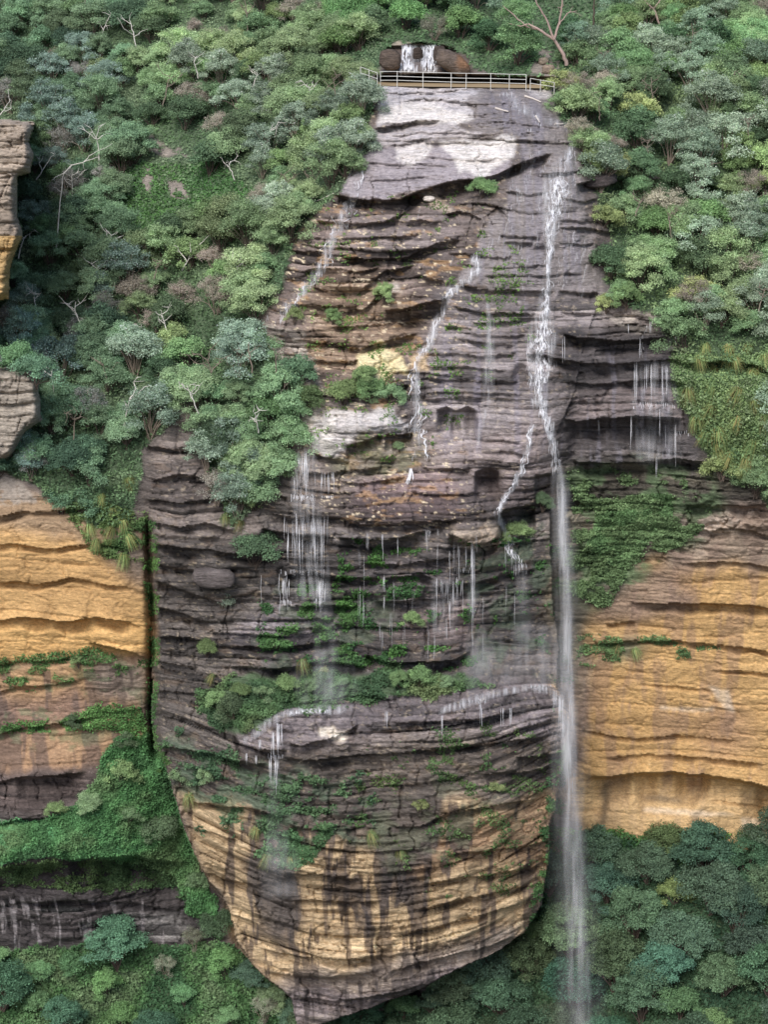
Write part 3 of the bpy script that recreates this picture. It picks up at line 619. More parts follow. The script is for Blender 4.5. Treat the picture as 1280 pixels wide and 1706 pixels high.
for k, nm in {0: 'hillside', 1: 'waterfall_cliff', 2: 'sandstone_cliff', 3: 'cliff_band', 4: 'sandstone_cliff', 5: 'rock_outcrop', 6: 'rock_outcrop', 7: 'layered_cliff'}.items():
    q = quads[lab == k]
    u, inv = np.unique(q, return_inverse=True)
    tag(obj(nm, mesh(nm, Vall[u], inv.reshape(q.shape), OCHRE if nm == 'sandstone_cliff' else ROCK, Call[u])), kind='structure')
print('terrain', round(time.time() - T0, 1))

# ------------------------------------------------------------------ vegetation prototypes
def tube_mesh(paths, n=5):
    V, Fq = [], []; off = 0
    for pts, rad in paths:
        pts = np.asarray(pts, float); k = len(pts)
        t = np.gradient(pts, axis=0); t /= np.linalg.norm(t, axis=1)[:, None] + 1e-9
        up = np.array([0.13, 1, 0.2]); s1 = np.cross(t, up); s1 /= np.linalg.norm(s1, axis=1)[:, None] + 1e-9; s2 = np.cross(t, s1)
        an = np.linspace(0, 2 * np.pi, n, endpoint=False)
        r = np.asarray(rad)[:, None, None]
        ring = pts[:, None] + r * (np.cos(an)[None, :, None] * s1[:, None] + np.sin(an)[None, :, None] * s2[:, None])
        V.append(ring.reshape(-1, 3))
        i, j = np.meshgrid(np.arange(k - 1), np.arange(n), indexing='ij'); j2 = (j + 1) % n
        Fq.append(np.stack([off + i * n + j, off + i * n + j2, off + (i + 1) * n + j2, off + (i + 1) * n + j], -1).reshape(-1, 4)); off += k * n
    return np.concatenate(V), np.concatenate(Fq)
def leaf_quads(cen, nrm, size, rnd, aspect=1.7):
    n = len(cen)
    r = rnd.normal(size=(n, 3)); t1 = np.cross(nrm, r); t1 /= np.linalg.norm(t1, axis=1)[:, None] + 1e-9; t2 = np.cross(nrm, t1)
    s = np.asarray(size)[:, None] if np.ndim(size) else size
    a_ = t1 * s * .5 * aspect; b_ = t2 * s * .5
    V = np.stack([cen - a_, cen - b_ * .9, cen + a_, cen + b_ * .9], 1).reshape(-1, 3)
    return V, np.arange(n * 4).reshape(n, 4)
def unit(v): return v / (np.linalg.norm(v, axis=-1, keepdims=True) + 1e-9)
GREEN = {   # leaf colours seen in daylight (as albedo)
 'teatree': (134,162,122), 'bright': (116,146,100), 'dark': (86,112,84), 'gum': (134,158,138), 'twiggy': (150,150,138), 'forest': (88,120,98), 'olive': (146,164,114), 'heath': (122,154,116)}
def crown(kind, seed):
    r = np.random.RandomState(seed)
    P = dict(teatree=(38,.46,.7,8200,.12), bright=(28,.52,.75,7000,.15), dark=(30,.56,.75,7000,.15), gum=(34,.44,.7,6400,.13), twiggy=(30,.42,.8,3400,.09), forest=(46,.44,.6,10000,.17), olive=(22,.5,.7,4800,.13), heath=(26,.46,.75,5600,.12))[kind]
    nc, cr, fl, nl, ls = P; nl = int(nl * 1.7); nc = int(nc * 1.15)
    H = {'teatree': 3.2, 'bright': 2.6, 'dark': 2.8, 'gum': 3.8, 'twiggy': 2.8, 'forest': 5.0, 'olive': 2.2, 'heath': 2.2}[kind] * r.uniform(.85, 1.2)
    R = {'teatree': 2.0, 'bright': 1.6, 'dark': 1.9, 'gum': 2.3, 'twiggy': 1.7, 'forest': 2.9, 'olive': 1.4, 'heath': 1.6}[kind] * r.uniform(.85, 1.15)
    # clump centres over an uneven dome
    th = r.uniform(0, 2 * np.pi, nc); rr = R * np.sqrt(r.uniform(0, 1, nc)) * .95 * (1 + .35 * np.sin(2 * th + seed) * r.uniform(.3, 1))
    z = H * .10 + (H * .82) * np.sqrt(np.clip(1 - (rr / R / 1.08) ** 2, 0, 1)) * r.uniform(.2, 1.0, nc) ** .5 + r.normal(0, .1, nc)
    cen = np.stack([rr * np.cos(th), rr * np.sin(th), z], 1)
    rad = cr * R / 1.5 * r.uniform(.45, 1.35, nc)
    which = r.randint(0, nc, nl)
    d = unit(r.normal(size=(nl, 3))); d[:, 2] = np.where(d[:, 2] < -.25, -d[:, 2] * .6, d[:, 2]); d = unit(d)
    q = r.uniform(.55, 1.0, nl) ** .5
    lump = 1 + .22 * np.sin(5 * d[:, 0] + which) * np.cos(4 * d[:, 1] + 2 * which)
    p = cen[which] + d * (rad[which] * q * lump)[:, None] * np.array([1, 1, fl])
    p += r.normal(0, 1, p.shape) * np.where(r.uniform(size=(nl, 1)) < .3, .17, .06)
    nrm = unit(d * .75 + r.normal(size=(nl, 3)) * .5 + np.array([0, -.25, .3]))
    V, Fq = leaf_quads(p, nrm, ls * .68 * r.uniform(.6, 1.3, nl), r)
    base = lin(GREEN[kind])
    cv = r.uniform(.75, 1.25, nc)[which] * r.uniform(.7, 1.3, nl)
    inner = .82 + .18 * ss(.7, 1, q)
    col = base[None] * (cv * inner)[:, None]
    yl = r.uniform(0, 1, nl)[:, None] * .18; col = col * (1 - yl) + col * np.array([1.25, 1.08, .7]) * yl
    if kind == 'gum':
        k = (r.uniform(size=nl) < .12)[:, None]; col = np.where(k, col * 1.5, col)
    col = np.clip(1.34 * np.repeat(col, 4, 0) * np.array([1.12, 1.0, 1.02]) + .02, 0.01, .7)  # small floor lifts dark leaves, haze put into their colour
    # stems
    paths = []
    nst = {'teatree': 4, 'bright': 2, 'dark': 2, 'gum': 4, 'twiggy': 5, 'forest': 2, 'olive': 2, 'heath': 3}[kind]
    for s in range(0, nc, 3):
        j = (s // 3) % nst; b0 = np.array([.14 * np.cos(j * 2.4), .14 * np.sin(j * 2.4), -.5]); e = cen[s]
        mid = b0 * .45 + e * .4; mid[2] = H * .3 * r.uniform(.8, 1.2)
        t = np.linspace(0, 1, 6)[:, None]
        pts = (1 - t) ** 2 * b0 + 2 * t * (1 - t) * mid + t ** 2 * e + r.normal(0, .04, (6, 3)) * np.array([1, 1, .3])
        r0 = {'gum': .07, 'forest': .12}.get(kind, .05) * r.uniform(.7, 1.2)
        paths.append((pts, np.linspace(r0, .018, 6)))
    if kind in ('twiggy', 'gum'):
        for s in range(26 if kind == 'twiggy' else 10):
            c0 = cen[r.randint(nc)]; e = c0 + unit(r.normal(size=3) + np.array([0, 0, .6])) * r.uniform(.5, 1.0) * .9
            paths.append((np.stack([c0 * np.array([.6, .6, .7]), c0, e]), [.03, .022, .008]))
    TV, TF = tube_mesh(paths, 4)
    return (V, Fq, col), (TV, TF)
PROTO = {}
for kind, n in dict(teatree=6, bright=3, dark=3, gum=4, twiggy=3, forest=5, olive=2, heath=4).items():
    PROTO[kind] = []
    for s in range(n):
        (V, Fq, col), (TV, TF) = crown(kind, 1000 + s * 13 + len(kind) * 101)
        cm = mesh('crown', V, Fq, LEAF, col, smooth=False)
        bk = {'gum': BARK, 'teatree': BARKD, 'twiggy': BARK}.get(kind, BARKD)
        tm = mesh('trunk', TV, TF, bk)
        PROTO[kind].append((cm, tm))
print('protos', round(time.time() - T0, 1))
KN = {'teatree': ('tea_tree', 'grey-green tea tree with clumped flat-topped crown', 'tree'), 'bright': ('leafy_shrub', 'bright green dense leafy shrub', 'shrub'), 'dark': ('dark_bush', 'dark green dense rounded bush', 'bush'),
      'gum': ('gum_tree', 'blue-green open gum tree with pale branches', 'tree'), 'twiggy': ('twiggy_shrub', 'grey-brown sparse twiggy shrub', 'shrub'), 'forest': ('rainforest_tree', 'deep green broad layered forest tree', 'tree'),
      'olive': ('olive_shrub', 'yellow-olive rounded shrub', 'shrub'), 'heath': ('heath_shrub', 'soft green small heath shrub', 'shrub')}
NT = [0]
def plant(kind, px, py, s, label, group=None, tint=(1, 1, 1), lift=0.0, fwd=0.3, name=None, pr=None, sz=1.0):
    cm, tm = PROTO[kind][rs.randint(len(PROTO[kind])) if pr is None else pr]
    Y = float(dep(px, py)); p = W(px, py, Y - fwd); 
    o = empty(name or KN[kind][0], (p[0], p[1], p[2] + lift), label, KN[kind][2], group)
    o.rotation_euler = (rs.uniform(-.08, .08), rs.uniform(-.08, .08), rs.uniform(0, 6.28)); o.scale = (s, s, s * sz)
    c = obj('crown', cm, o); t = obj('trunk', tm, o)
    c.color = (*tint, 1)
    NT[0] += 1
    return o

# slope trees: dart throwing inside the vegetated outlines
def where_phrase(px, py):
    if px < 640 and py < 900:
        if px > 470 and py < 160: return 'on the slope beside the top of the falls'
        if px < 150 and py > 500: return 'among the outcrops at the left edge'
        if px > 380 and py > 330: return 'at the left rim of the wet rock'
        if py < 130: return 'high on the slope left of the falls' if px > 300 else 'in the upper left corner of the slope'
        if py < 330: return 'on the upper slope left of the rock slab' if px > 300 else 'on the upper slope towards the left edge'
        if py < 560: return 'halfway down the left slope' if px > 200 else 'halfway down the slope near the left edge'
        return 'low on the left slope above the cliffs'
    if py < 125 and px < 945: return 'behind the pool and railing at the top'
    if py < 860:
        if px < 1060: return 'at the right rim of the wet rock'
        if py < 130: return 'high on the slope right of the pool'
        if py < 330: return 'on the upper slope right of the falls'
        if py < 520: return 'halfway down the right slope'
        return 'low on the right slope above the ochre cliff'
    if px < 560: return 'at the foot of the cliffs in the lower left'
    if px < 930: return 'under the tip of the rock buttress'
    if py < 1530: return 'below the ochre arch at the right'
    return 'in the lower right forest beside the falling water'
def throw(poly, dmn, n, kinds, probs, srange, tints, border=0):
    pts = []; tries = 0
    xs = [p[0] for p in poly]; ys = [p[1] for p in poly]
    x0, x1, y0, y1 = max(min(xs), -60), min(max(xs), 1340), max(min(ys), -30), min(max(ys), 1760)
    while len(pts) < n and tries < 12000:
        tries += 1
        x, y = rs.uniform(x0, x1), rs.uniform(y0, y1)
        if not inpoly(np.array([x]), np.array([y]), poly)[0]: continue
        if sample(allveg, x, y) < .5: continue
        f = .75 + .5 * (y / 1706)
        if any((x - a) ** 2 + ((y - b) * 1.15) ** 2 < (dmn * f) ** 2 for a, b in pts): continue
        if any(inpoly(np.array([x]), np.array([y]), q)[0] for q in CLEAR): continue
        pts.append((x, y))
    for x, y in sorted(pts, key=lambda q: q[1]):
        k = kinds[rs.choice(len(kinds), p=np.array(probs) / sum(probs))]
        s = rs.uniform(*srange); wp = where_phrase(x, y)
        lb = KN[k][1] + ' ' + wp
        t = tints * rs.uniform(.9, 1.1, 3) if not callable(tints) else tints(x, y)
        plant(k, x, y + 16 * s, s, lb, lb.replace('-', ' '), tuple(np.clip(t, 0, 2)))
CLEAR = [[(622,40),(700,50),(800,60),(800,130),(622,130)], [(245,262),(330,262),(380,300),(420,330),(340,345),(300,400),(220,400),(200,340),(210,290)], [(310,525),(370,515),(380,560),(320,565)], [(1130,560),(1290,590),(1290,800),(1180,760),(1130,650)],
         [(160,760),(230,740),(240,880),(170,880)], [(800,95),(900,90),(900,140),(800,135)], [(600,100),(640,100),(640,140),(600,140)], [(240,205),(330,215),(330,262),(240,262)]]
def tl(x, y):
    b = 1.0 + .22 * (fbm(np.array([x / 150.]), np.array([y / 150.]), 8, 2)[0] - .5) * 2
    c = np.array([1, 1, 1.]) * b
    if x < 220: c = c * np.array([.82, .9, .98])
    if y > 560: c = c * np.array([.92, .98, 1.0])
    return c * rs.uniform(.88, 1.12)
throw(VEG['left'], 28, 290, ['teatree','heath','gum','twiggy','dark','bright','olive'], [44,17,10,9,9,8,3], (.72, 1.12), tl)
throw(VEG['top'], 31, 46, ['dark','bright','teatree','gum','twiggy'], [24,34,20,14,8], (.8, 1.15), lambda x, y: np.array([.85,.98,.9]) * rs.uniform(.8, 1.1))
throw(VEG['right'], 30, 130, ['gum','teatree','heath','twiggy','bright','olive','dark'], [24,26,18,10,12,6,6], (.72, 1.1), lambda x, y: np.array([1.0,1.02,.98]) * rs.uniform(.88, 1.12))
throw(VEG['low_right'], 50, 50, ['forest','dark','bright'], [80,10,10], (.72, 1.0), lambda x, y: np.array([.72,.86,.82]) * rs.uniform(.7, 1.1) * np.array([rs.uniform(.9, 1.35), 1, rs.uniform(.8, 1.1)]))
throw(VEG['low_left'], 46, 24, ['heath','forest','bright','twiggy','dark'], [36,12,26,14,12], (.6, .95), lambda x, y: np.array([.8,.95,.85]) * rs.uniform(.85, 1.15))
print('trees', NT[0], round(time.time() - T0, 1))

# authored shrubs on the rock: kind, px, py(base), scale, label
for k, x, y, s, lb in [
 ('bright',803,328,.62,'bright green bush rooted in the dark crack under the pale slab'),
 ('olive',825,1318,.42,'small olive bush on the sheer right half of the buttress'),
 ('bright',985,285,.6,'yellow-green bush at the upper right rim beside the main cascade'),
 ('olive',1010,520,.62,'olive shrub tuft hanging at the right rim below the brown stain'),
 ('bright',1044,510,.66,'fresh green shrub at the right rim of the wet slab'),
 ('bright',575,672,.75,'low green shrub left in the row above the pale ledge'),('bright',615,668,.8,'low green shrub midway in the row above the pale ledge'),('heath',648,668,.7,'low shrub at the right end of the row above the pale ledge'),
 ('bright',640,502,.5,'small green shrub on the dry brown beds above the dark cave'),('bright',555,538,.4,'tiny green shrub on the ochre beds left of the middle stream'),('olive',490,536,.5,'olive shrub at the foot of the left trickle'),
 ('bright',610,640,.6,'green shrub leaning on the left side of the cream boulder'),('dark',424,940,.95,'dense dark green bush on the ledge left of the broad trickles'),
 ('gum',372,1012,.62,'blue-green bushy shrub hanging below the rounded block'),('bright',686,1042,.48,'mossy green plant clinging to the centre of the wet wall'),
 ('bright',610,740,.3,'tiny fern under the pale ledge'),('heath',665,750,.32,'little shrub in the hollow under the pale ledge'),('bright',400,1160,.45,'green bush at the left end of the shelf garden'),
 ('heath',440,1164,.5,'soft green bush left of centre on the shelf garden'),('bright',478,1152,.55,'bright green bush in the middle of the shelf garden'),('heath',520,1148,.4,'low bush in the shelf garden below the veil of spray'),
 ('heath',570,1145,.36,'low bush in the shelf garden right of the veil of spray'),('bright',665,1142,.5,'green bush on the shelf at the centre of the wall'),('bright',700,1142,.66,'round green bush on the shelf at the centre right'),('heath',745,1142,.4,'small bush at the right end of the shelf garden'),
 ('dark',390,1200,.7,'dark bush low on the left of the shelf garden'),('bright',360,1180,.6,'green bush over the dark left gully'),
 ('bright',345,1090,.5,'green bush on the dark beds left of the wall'),('olive',700,1350,.5,'olive green plant in the middle of the buttress face'),
 ('bright',885,1262,.45,'green plant on the right shoulder of the buttress'),('bright',870,820,.01,'x'),('bright',860,905,.7,'green bush in the alcove behind the zigzag stream'),('dark',905,850,.45,'dark fern clump under the overhang beside the main fall'),
 ('heath',300,1305,.6,'green shrub on the left edge of the buttress under the dark beds'),('heath',345,1300,.55,'grey-green shrub on the mossy left flank of the buttress'),
 ('bright',130,1110,.4,'small bush on the ledge of the left ochre cliff'),('dark',208,1248,.5,'dark bush against the lower left ochre cliff'),('dark',120,1212,.42,'dark clump on the green ledge of the left cliff'),
 ('gum',345,790,.85,'blue-green bush on top of the dark layered beds'),('teatree',400,790,.8,'grey-green shrub above the dark beds beside the tussocks'),('bright',410,850,.7,'bright bush above the left end of the dark beds'),
 ('forest',420,1640,.55,'dark green tree against the left foot of the buttress'),('heath',452,1672,.8,'shrub under the left foot of the buttress'),('forest',490,1715,.5,'tree at the very tip of the buttress'),('bright',560,1735,.8,'bush below the tip of the buttress'),('forest',720,1690,.45,'tree under the streaked base of the buttress'),('forest',800,1650,.45,'tree under the right foot of the buttress'),('heath',860,1612,.8,'shrub hugging the right foot of the buttress'),('bright',890,1570,.7,'bush on the right edge of the buttress base'),('bright',915,1470,.6,'bush on the right flank of the buttress'),('dark',366,1560,.8,'dark bush against the left edge of the buttress'),('heath',330,1480,.7,'shrub in the gully left of the buttress'),
 ('heath',150,1345,.7,'shrub at the top of the fern slope by the left cliff'),('bright',200,1300,.8,'green bush on the fern slope under the crevice'),('dark',265,1400,.8,'dark bush in the fern slope gully'),('heath',215,1370,.6,'small shrub on the fern slope'),('bright',90,1360,.5,'small bush above the pale fern band')]:
    if lb != 'x': plant(k, x, y, s, lb, fwd=.2)

# ------------------------------------------------------------------ grass tussocks
def tussock(seed, n=170, L=1.0):
    r = np.random.RandomState(seed); V = []; Fq = []; C = []; off = 0
    for _ in range(n):
        a_ = r.uniform(0, 6.28); out_ = r.uniform(.25, .75) * L; hgt = r.uniform(.25, .6) * L
        dirv = np.array([math.cos(a_), math.sin(a_), 0]); t = np.linspace(0, 1, 5)[:, None]
        pts = dirv * out_ * t + np.array([0, 0, 1]) * (hgt * 3.0 * t * (1 - t) - r.uniform(.2, .9) * L * t ** 2) + r.normal(0, .06, 3) * np.array([1, 1, .3])
        side = np.array([-dirv[1], dirv[0], 0]) * .022
        w = (1 - t * .8)
        V.append(np.concatenate([pts - side * w, pts + side * w]))
        for i in range(4): Fq.append([off + i, off + i + 1, off + 6 + i, off + 5 + i])
        c = lin((150,168,116)) * r.uniform(.6, 1.3); c = c * (1 - .0) if r.rand() > .3 else lin((176,160,112)) * r.uniform(.7, 1.2)
        C.append(np.tile(c, (10, 1))); off += 10
    return np.concatenate(V), np.array(Fq), np.concatenate(C)
TUS = [mesh('grass_tussock', *tussock(50 + s)[:2], LEAF, tussock(50 + s)[2], smooth=False) for s in range(3)]
def put_tussock(x, y, s, lb, g=None, tint=(1, 1, 1)):
    p = W(x, y, float(dep(x, y)) - .15)
    o = obj('grass_tussock', TUS[rs.randint(3)], None, p); tag(o, lb, 'grass tussock', g); o.scale = (s, s, s * 1.15); o.rotation_euler = (.35, 0, rs.uniform(0, 6.28)); o.color = (*tint, 1)
for x, y in [(1165,600),(1195,618),(1225,600),(1255,622),(1275,598),(1210,585),(1180,580),(1245,580)]:
    put_tussock(x + rs.uniform(-5, 5), y, rs.uniform(1.0, 1.5), 'drooping grass tussock on the brow of the right overhang', 'tussocks along the brow of the right overhang', (.95, 1.0, .92))
for x, y in [(1150,655),(1180,680),(1200,720),(1230,700),(1255,740),(1275,700),(1240,770),(1270,785),(1215,760),(1165,700),(1280,650),(1185,650),(1225,655),(1255,670),(1195,745),(1175,725)]:
    put_tussock(x + rs.uniform(-5, 5), y, rs.uniform(.9, 1.4), 'pale green grass tussock on the mossy right slope under the overhang', 'tussocks on the mossy right slope', (.95, 1.0, .92))
for x, y in [(170,830),(190,850),(205,870),(150,880),(185,885),(215,895),(205,930),(215,800),(160,905)]:
    put_tussock(x, y, rs.uniform(.9, 1.3), 'pale grass tussock spilling over the rim of the left ochre cliff', 'tussocks over the left cliff rim', (.95, 1.0, .92))
for x, y, lb in [(375,862,'straw coloured tussock hanging over the dark beds at the left'),(400,872,'green tussock beside the straw coloured one on the dark beds'),(352,1128,'drooping tussock at the left end of the shelf garden'),(505,1105,'hanging tussock in the spray of the left trickles'),
  (540,1118,'long hanging tussock right in the spray of the left trickles'),(620,1392,'small yellow-green tussock on the stained buttress face'),(668,1418,'smallest tussock low on the stained buttress face'),(425,1385,'tussock on the left flank of the buttress'),(445,1430,'hanging grass under the lowest left trickle'),(485,1432,'hanging grass right of the lowest left trickle'),
  (315,1330,'tussock on the edge over the ochre left flank'),(1060,1085,'grassy tuft on the ledge of the right ochre cliff'),(1030,1078,'grassy tuft left on the ledge of the right ochre cliff')]:
    put_tussock(x, y, rs.uniform(.8, 1.15), lb)

# ------------------------------------------------------------------ ground cover (nobody could count it)
dzy = np.abs(np.gradient(depth, axis=0))
def cover(name, poly, n, size, cols, hang=0.0, thick=.35, patch=(0, 0), pscale=40, warp=24, seed=3, excl=True):
    r = np.random.RandomState(seed)
    m = mask(poly, 2, warp)
    if excl: m = m * np.where(mB * (PY > 900) > .5, 0, 1)
    m = m * ~(mo1 | mo2) * (1 - bare)
    if patch[1] > 0: m = m * ss(patch[0], patch[1], fbm(PX / pscale, PY / (pscale * .6), seed + 70, 5))
    pr = np.clip(m.ravel(), 0, 1) * (1 + np.clip(dzy.ravel() * 2, 0, 3))
    pr /= pr.sum()
    idx = r.choice(len(pr), n, p=pr)
    px = PX.ravel()[idx] + r.uniform(-1, 1, n); py = PY.ravel()[idx] + r.uniform(-1, 1, n)
    p = W(px, py, dep(px, py) - r.uniform(0.02, thick, n) * fbm(px / 14, py / 12, seed, 3) * 1.6)
    clump = fbm(px / 16, py / 12, seed + 5, 4); big = fbm(px / 70, py / 50, seed + 6, 3)
    nrm = unit(r.normal(size=(n, 3)) * .6 + np.array([0, -.45, .75 - hang]))
    V, Fq = leaf_quads(p, nrm, size * r.uniform(.6, 1.4, n), r, 1.6)
    c = np.array([lin(q) for q in cols]); w = np.clip((big - .3) / .4, 0, 1) * (len(c) - 1); i = np.clip(w.astype(int), 0, max(len(c) - 2, 0)); t = (w - i)[:, None]
    col = c[i] * (1 - t) + c[np.minimum(i + 1, len(c) - 1)] * t
    col = (col * 1.35 + .016) * (.45 + 1.1 * clump)[:, None] * r.uniform(.7, 1.3, n)[:, None]  # floor keeps the gaps pale, haze put into the cover colour
    o = obj(name, mesh(name, V, Fq, COVER, np.repeat(col, 4, 0), smooth=False)); o['kind'] = 'stuff'
    return o
cover('undergrowth', VEG['left'], 90000, .17, [(74,96,68),(92,116,80),(108,124,96)], thick=.9, seed=21)
cover('undergrowth', VEG['top'], 24000, .2, [(70,94,66),(90,116,80)], thick=.9, seed=22)
cover('undergrowth', VEG['right'], 52000, .16, [(80,104,72),(104,124,84),(118,132,98)], thick=.9, seed=23)
cover('slope_grass', [(1125,590),(1200,585),(1290,580),(1460,580),(1460,850),(1300,850),(1215,785),(1165,730),(1130,650)], 34000, .12, [(104,128,84),(132,152,104)], thick=.5, seed=51, hang=.5)
cover('ferns', [(190,270),(350,265),(440,330),(400,360),(330,370),(300,420),(230,430),(190,380)], 9000, .16, [(70,108,60),(88,124,70)], thick=.5, seed=24)
cover('moss', VEG['mossy'], 26000, .13, [(84,104,70),(104,126,86)], thick=.5, patch=(.46, .58), seed=25, hang=.4)
cover('moss', [(1000,835),(1110,825),(1115,890),(1040,950),(985,930)], 16000, .13, [(86,114,74),(108,134,92)], thick=.3, seed=26, hang=.4)
cover('shelf_plants', VEG['shelf'], 17000, .14, [(60,84,58),(78,104,68),(96,110,74)], thick=.6, patch=(.34, .48), pscale=34, seed=27, excl=False, warp=50)
cover('fern_slope', VEG['lawn'], 70000, .13, [(62,94,60),(80,122,76),(94,120,80)], thick=.6, seed=28)
cover('fern_slope', [(-200,1380),(60,1370),(150,1350),(230,1380),(230,1430),(60,1430),(-200,1445)], 26000, .12, [(86,136,90),(100,142,98)], thick=.3, seed=29)
cover('undergrowth', VEG['low_left'], 60000, .17, [(56,86,56),(76,108,66),(96,116,82)], thick=.6, seed=30)
cover('undergrowth', VEG['low_right'], 60000, .2, [(50,76,56),(66,92,64)], thick=.7, seed=31)
cover('hanging_plants', [(-200,1445),(60,1440),(230,1440),(320,1470),(330,1500),(230,1480),(-200,1490)], 12000, .14, [(60,84,54),(80,100,62)], thick=.4, patch=(.4, .6), seed=32, hang=.7)
cover('crevice_plants', [(240,870),(262,870),(262,1240),(292,1290),(250,1300)], 3500, .13, [(62,92,52),(84,116,62)], thick=.35, patch=(.4, .55), pscale=20, seed=33, excl=False, warp=8)
cover('mossy_plants', [(262,1230),(420,1260),(620,1290),(600,1370),(420,1400),(330,1350),(285,1300)], 7500, .13, [(66,92,66),(86,112,78)], thick=.35, patch=(.53, .63), pscale=30, seed=34, excl=False, warp=70)
cover('mossy_plants', [(440,1390),(560,1380),(520,1440),(430,1430)], 5000, .13, [(80,112,76),(98,128,86)], thick=.35, patch=(.35, .5), pscale=30, seed=35, excl=False, hang=.6)
cover('wall_plants', [(430,970),(640,980),(640,1110),(440,1110)], 7000, .13, [(58,90,54),(84,116,68)], thick=.35, patch=(.55, .65), pscale=34, seed=36, excl=False, hang=.5)
cover('wall_plants', [(560,900),(800,900),(930,820),(945,1130),(800,1110),(560,1100)], 6500, .13, [(56,88,52),(76,112,58)], thick=.35, patch=(.6, .7), pscale=30, seed=37, excl=False, hang=.5)
cover('wall_plants', [(500,320),(780,320),(930,520),(700,770),(540,760),(480,560)], 5000, .12, [(84,112,60),(104,130,70)], thick=.3, patch=(.62, .7), pscale=26, seed=38, excl=False)
cover('wall_plants', [(620,1230),(940,1180),(930,1480),(700,1500),(560,1400)], 5000, .12, [(70,98,60),(92,112,66)], thick=.3, patch=(.6, .68), pscale=30, seed=39, excl=False, hang=.5)
cover('ledge_plants', [(-200,1090),(170,1085),(250,1110),(180,1135),(-200,1160)], 5000, .12, [(76,106,62),(96,124,74)], thick=.3, patch=(.45, .55), pscale=30, seed=40)
cover('ledge_plants', [(-200,1212),(100,1200),(180,1170),(240,1180),(250,1230),(120,1215),(-200,1232)], 7000, .12, [(70,108,60),(96,132,76)], thick=.35, patch=(.35, .45), pscale=30, seed=41, warp=10)
cover('ledge_plants', [(960,1060),(1110,1062),(1200,1080),(1060,1100),(960,1110)], 2500, .12, [(86,112,72),(104,128,84)], thick=.25, patch=(.48, .58), pscale=30, seed=42)
cover('ledge_plants', [(930,1390),(1290,1380),(1290,1430),(960,1440)], 6000, .16, [(60,96,60),(84,116,62)], thick=.8, patch=(.4, .55), pscale=30, seed=43)
cover('cliff_top_plants', [(100,840),(250,860),(250,940),(150,920)], 5000, .13, [(72,98,58),(104,122,74)], thick=.5, patch=(.4, .55), pscale=26, seed=44)
cover('rim_plants', [(905,1280),(945,1240),(940,1420),(900,1560),(880,1560),(905,1420)], 4000, .13, [(56,88,54),(76,106,62)], thick=.3, patch=(.42, .55), pscale=22, seed=45, excl=False, warp=12)
print('cover', round(time.time() - T0, 1))

# ------------------------------------------------------------------ water
def strands(segs, seed, off=.16):
    """segs: list of (x, y, length px, width m). Thin falling threads in front of the rock."""
    r = np.random.RandomState(seed); V = []; Fq = []; o_ = 0
    for x, y, L, w in segs:
        k = max(2, int(L / 5) + 1); t = np.linspace(0, 1, k)
        py = y + L * t; px = x + np.cumsum(r.normal(0, .22, k))
        Y = dep(px, py) - off
        Yr = np.minimum.accumulate(Y)                     # water that leaves a lip falls clear of the rock below
        Y = np.minimum(Y, Yr * .85 + Y * .15)
        p = W(px, py, Y); ww = w * .45 * (.35 + .65 * np.sin(np.pi * np.clip(t * .9 + .08, 0, 1))) * .5
        a_ = p.copy(); b_ = p.copy(); a_[:, 0] -= ww; b_[:, 0] += ww; c_ = p.copy(); c_[:, 1] -= ww
        V.append(np.concatenate([a_, c_, b_])); i = np.arange(k - 1)
        Fq.append(np.stack([o_ + i, o_ + k + i, o_ + k + i + 1, o_ + i + 1], 1)); Fq.append(np.stack([o_ + k + i, o_ + 2 * k + i, o_ + 2 * k + i + 1, o_ + k + i + 1], 1)); o_ += 3 * k
    return np.concatenate(V), np.concatenate(Fq)
def ribbon(path, widths, off=.12, edge=1.0, n=14, smooth_d=False, Yfix=None, seed=0, tap=True):
    pts = np.array(path, float); d = np.r_[0, np.cumsum(np.hypot(*np.diff(pts, axis=0).T))]
    k = max(4, int(d[-1] / 5)); s = np.linspace(0, d[-1], k)
    x = np.interp(s, d, pts[:, 0]); y = np.interp(s, d, pts[:, 1]); w = np.interp(s, d, np.array(widths, float) if np.ndim(widths) else np.full(len(pts), widths))
    tx = np.gradient(x); ty = np.gradient(y); l = np.hypot(tx, ty) + 1e-9; nx, ny = ty / l, -tx / l
    nx = np.where(np.abs(nx) < .5, .5, nx)
    u = np.linspace(-1, 1, n)
    QX = x[:, None] + nx[:, None] * u * w[:, None] / 2; QY = y[:, None] + ny[:, None] * u * w[:, None] / 2
    if Yfix is None: Yd = sample(dmin, QX, QY) - off
    else: Yd = np.interp(s, d, Yfix)[:, None] - off - .25 * (1 - u ** 2)[None] * (w[:, None] / 20)
    P = W(QX, QY, Yd)
    e = (1 - np.abs(u) ** 2.2)[None] * edge * np.ones((k, 1))
    if tap: e = e * (ss(0, .04, s / s[-1]) * ss(0, .10, 1 - s / s[-1]))[:, None]
    C = np.stack([QX / 20 + 50, QY / 20 + seed * 7.7, e], -1)
    i, j = np.meshgrid(np.arange(k - 1), np.arange(n - 1), indexing='ij'); a_ = i * n + j
    return P.reshape(-1, 3), np.stack([a_, a_ + n, a_ + n + 1, a_ + 1], -1).reshape(-1, 4), C.reshape(-1, 3)
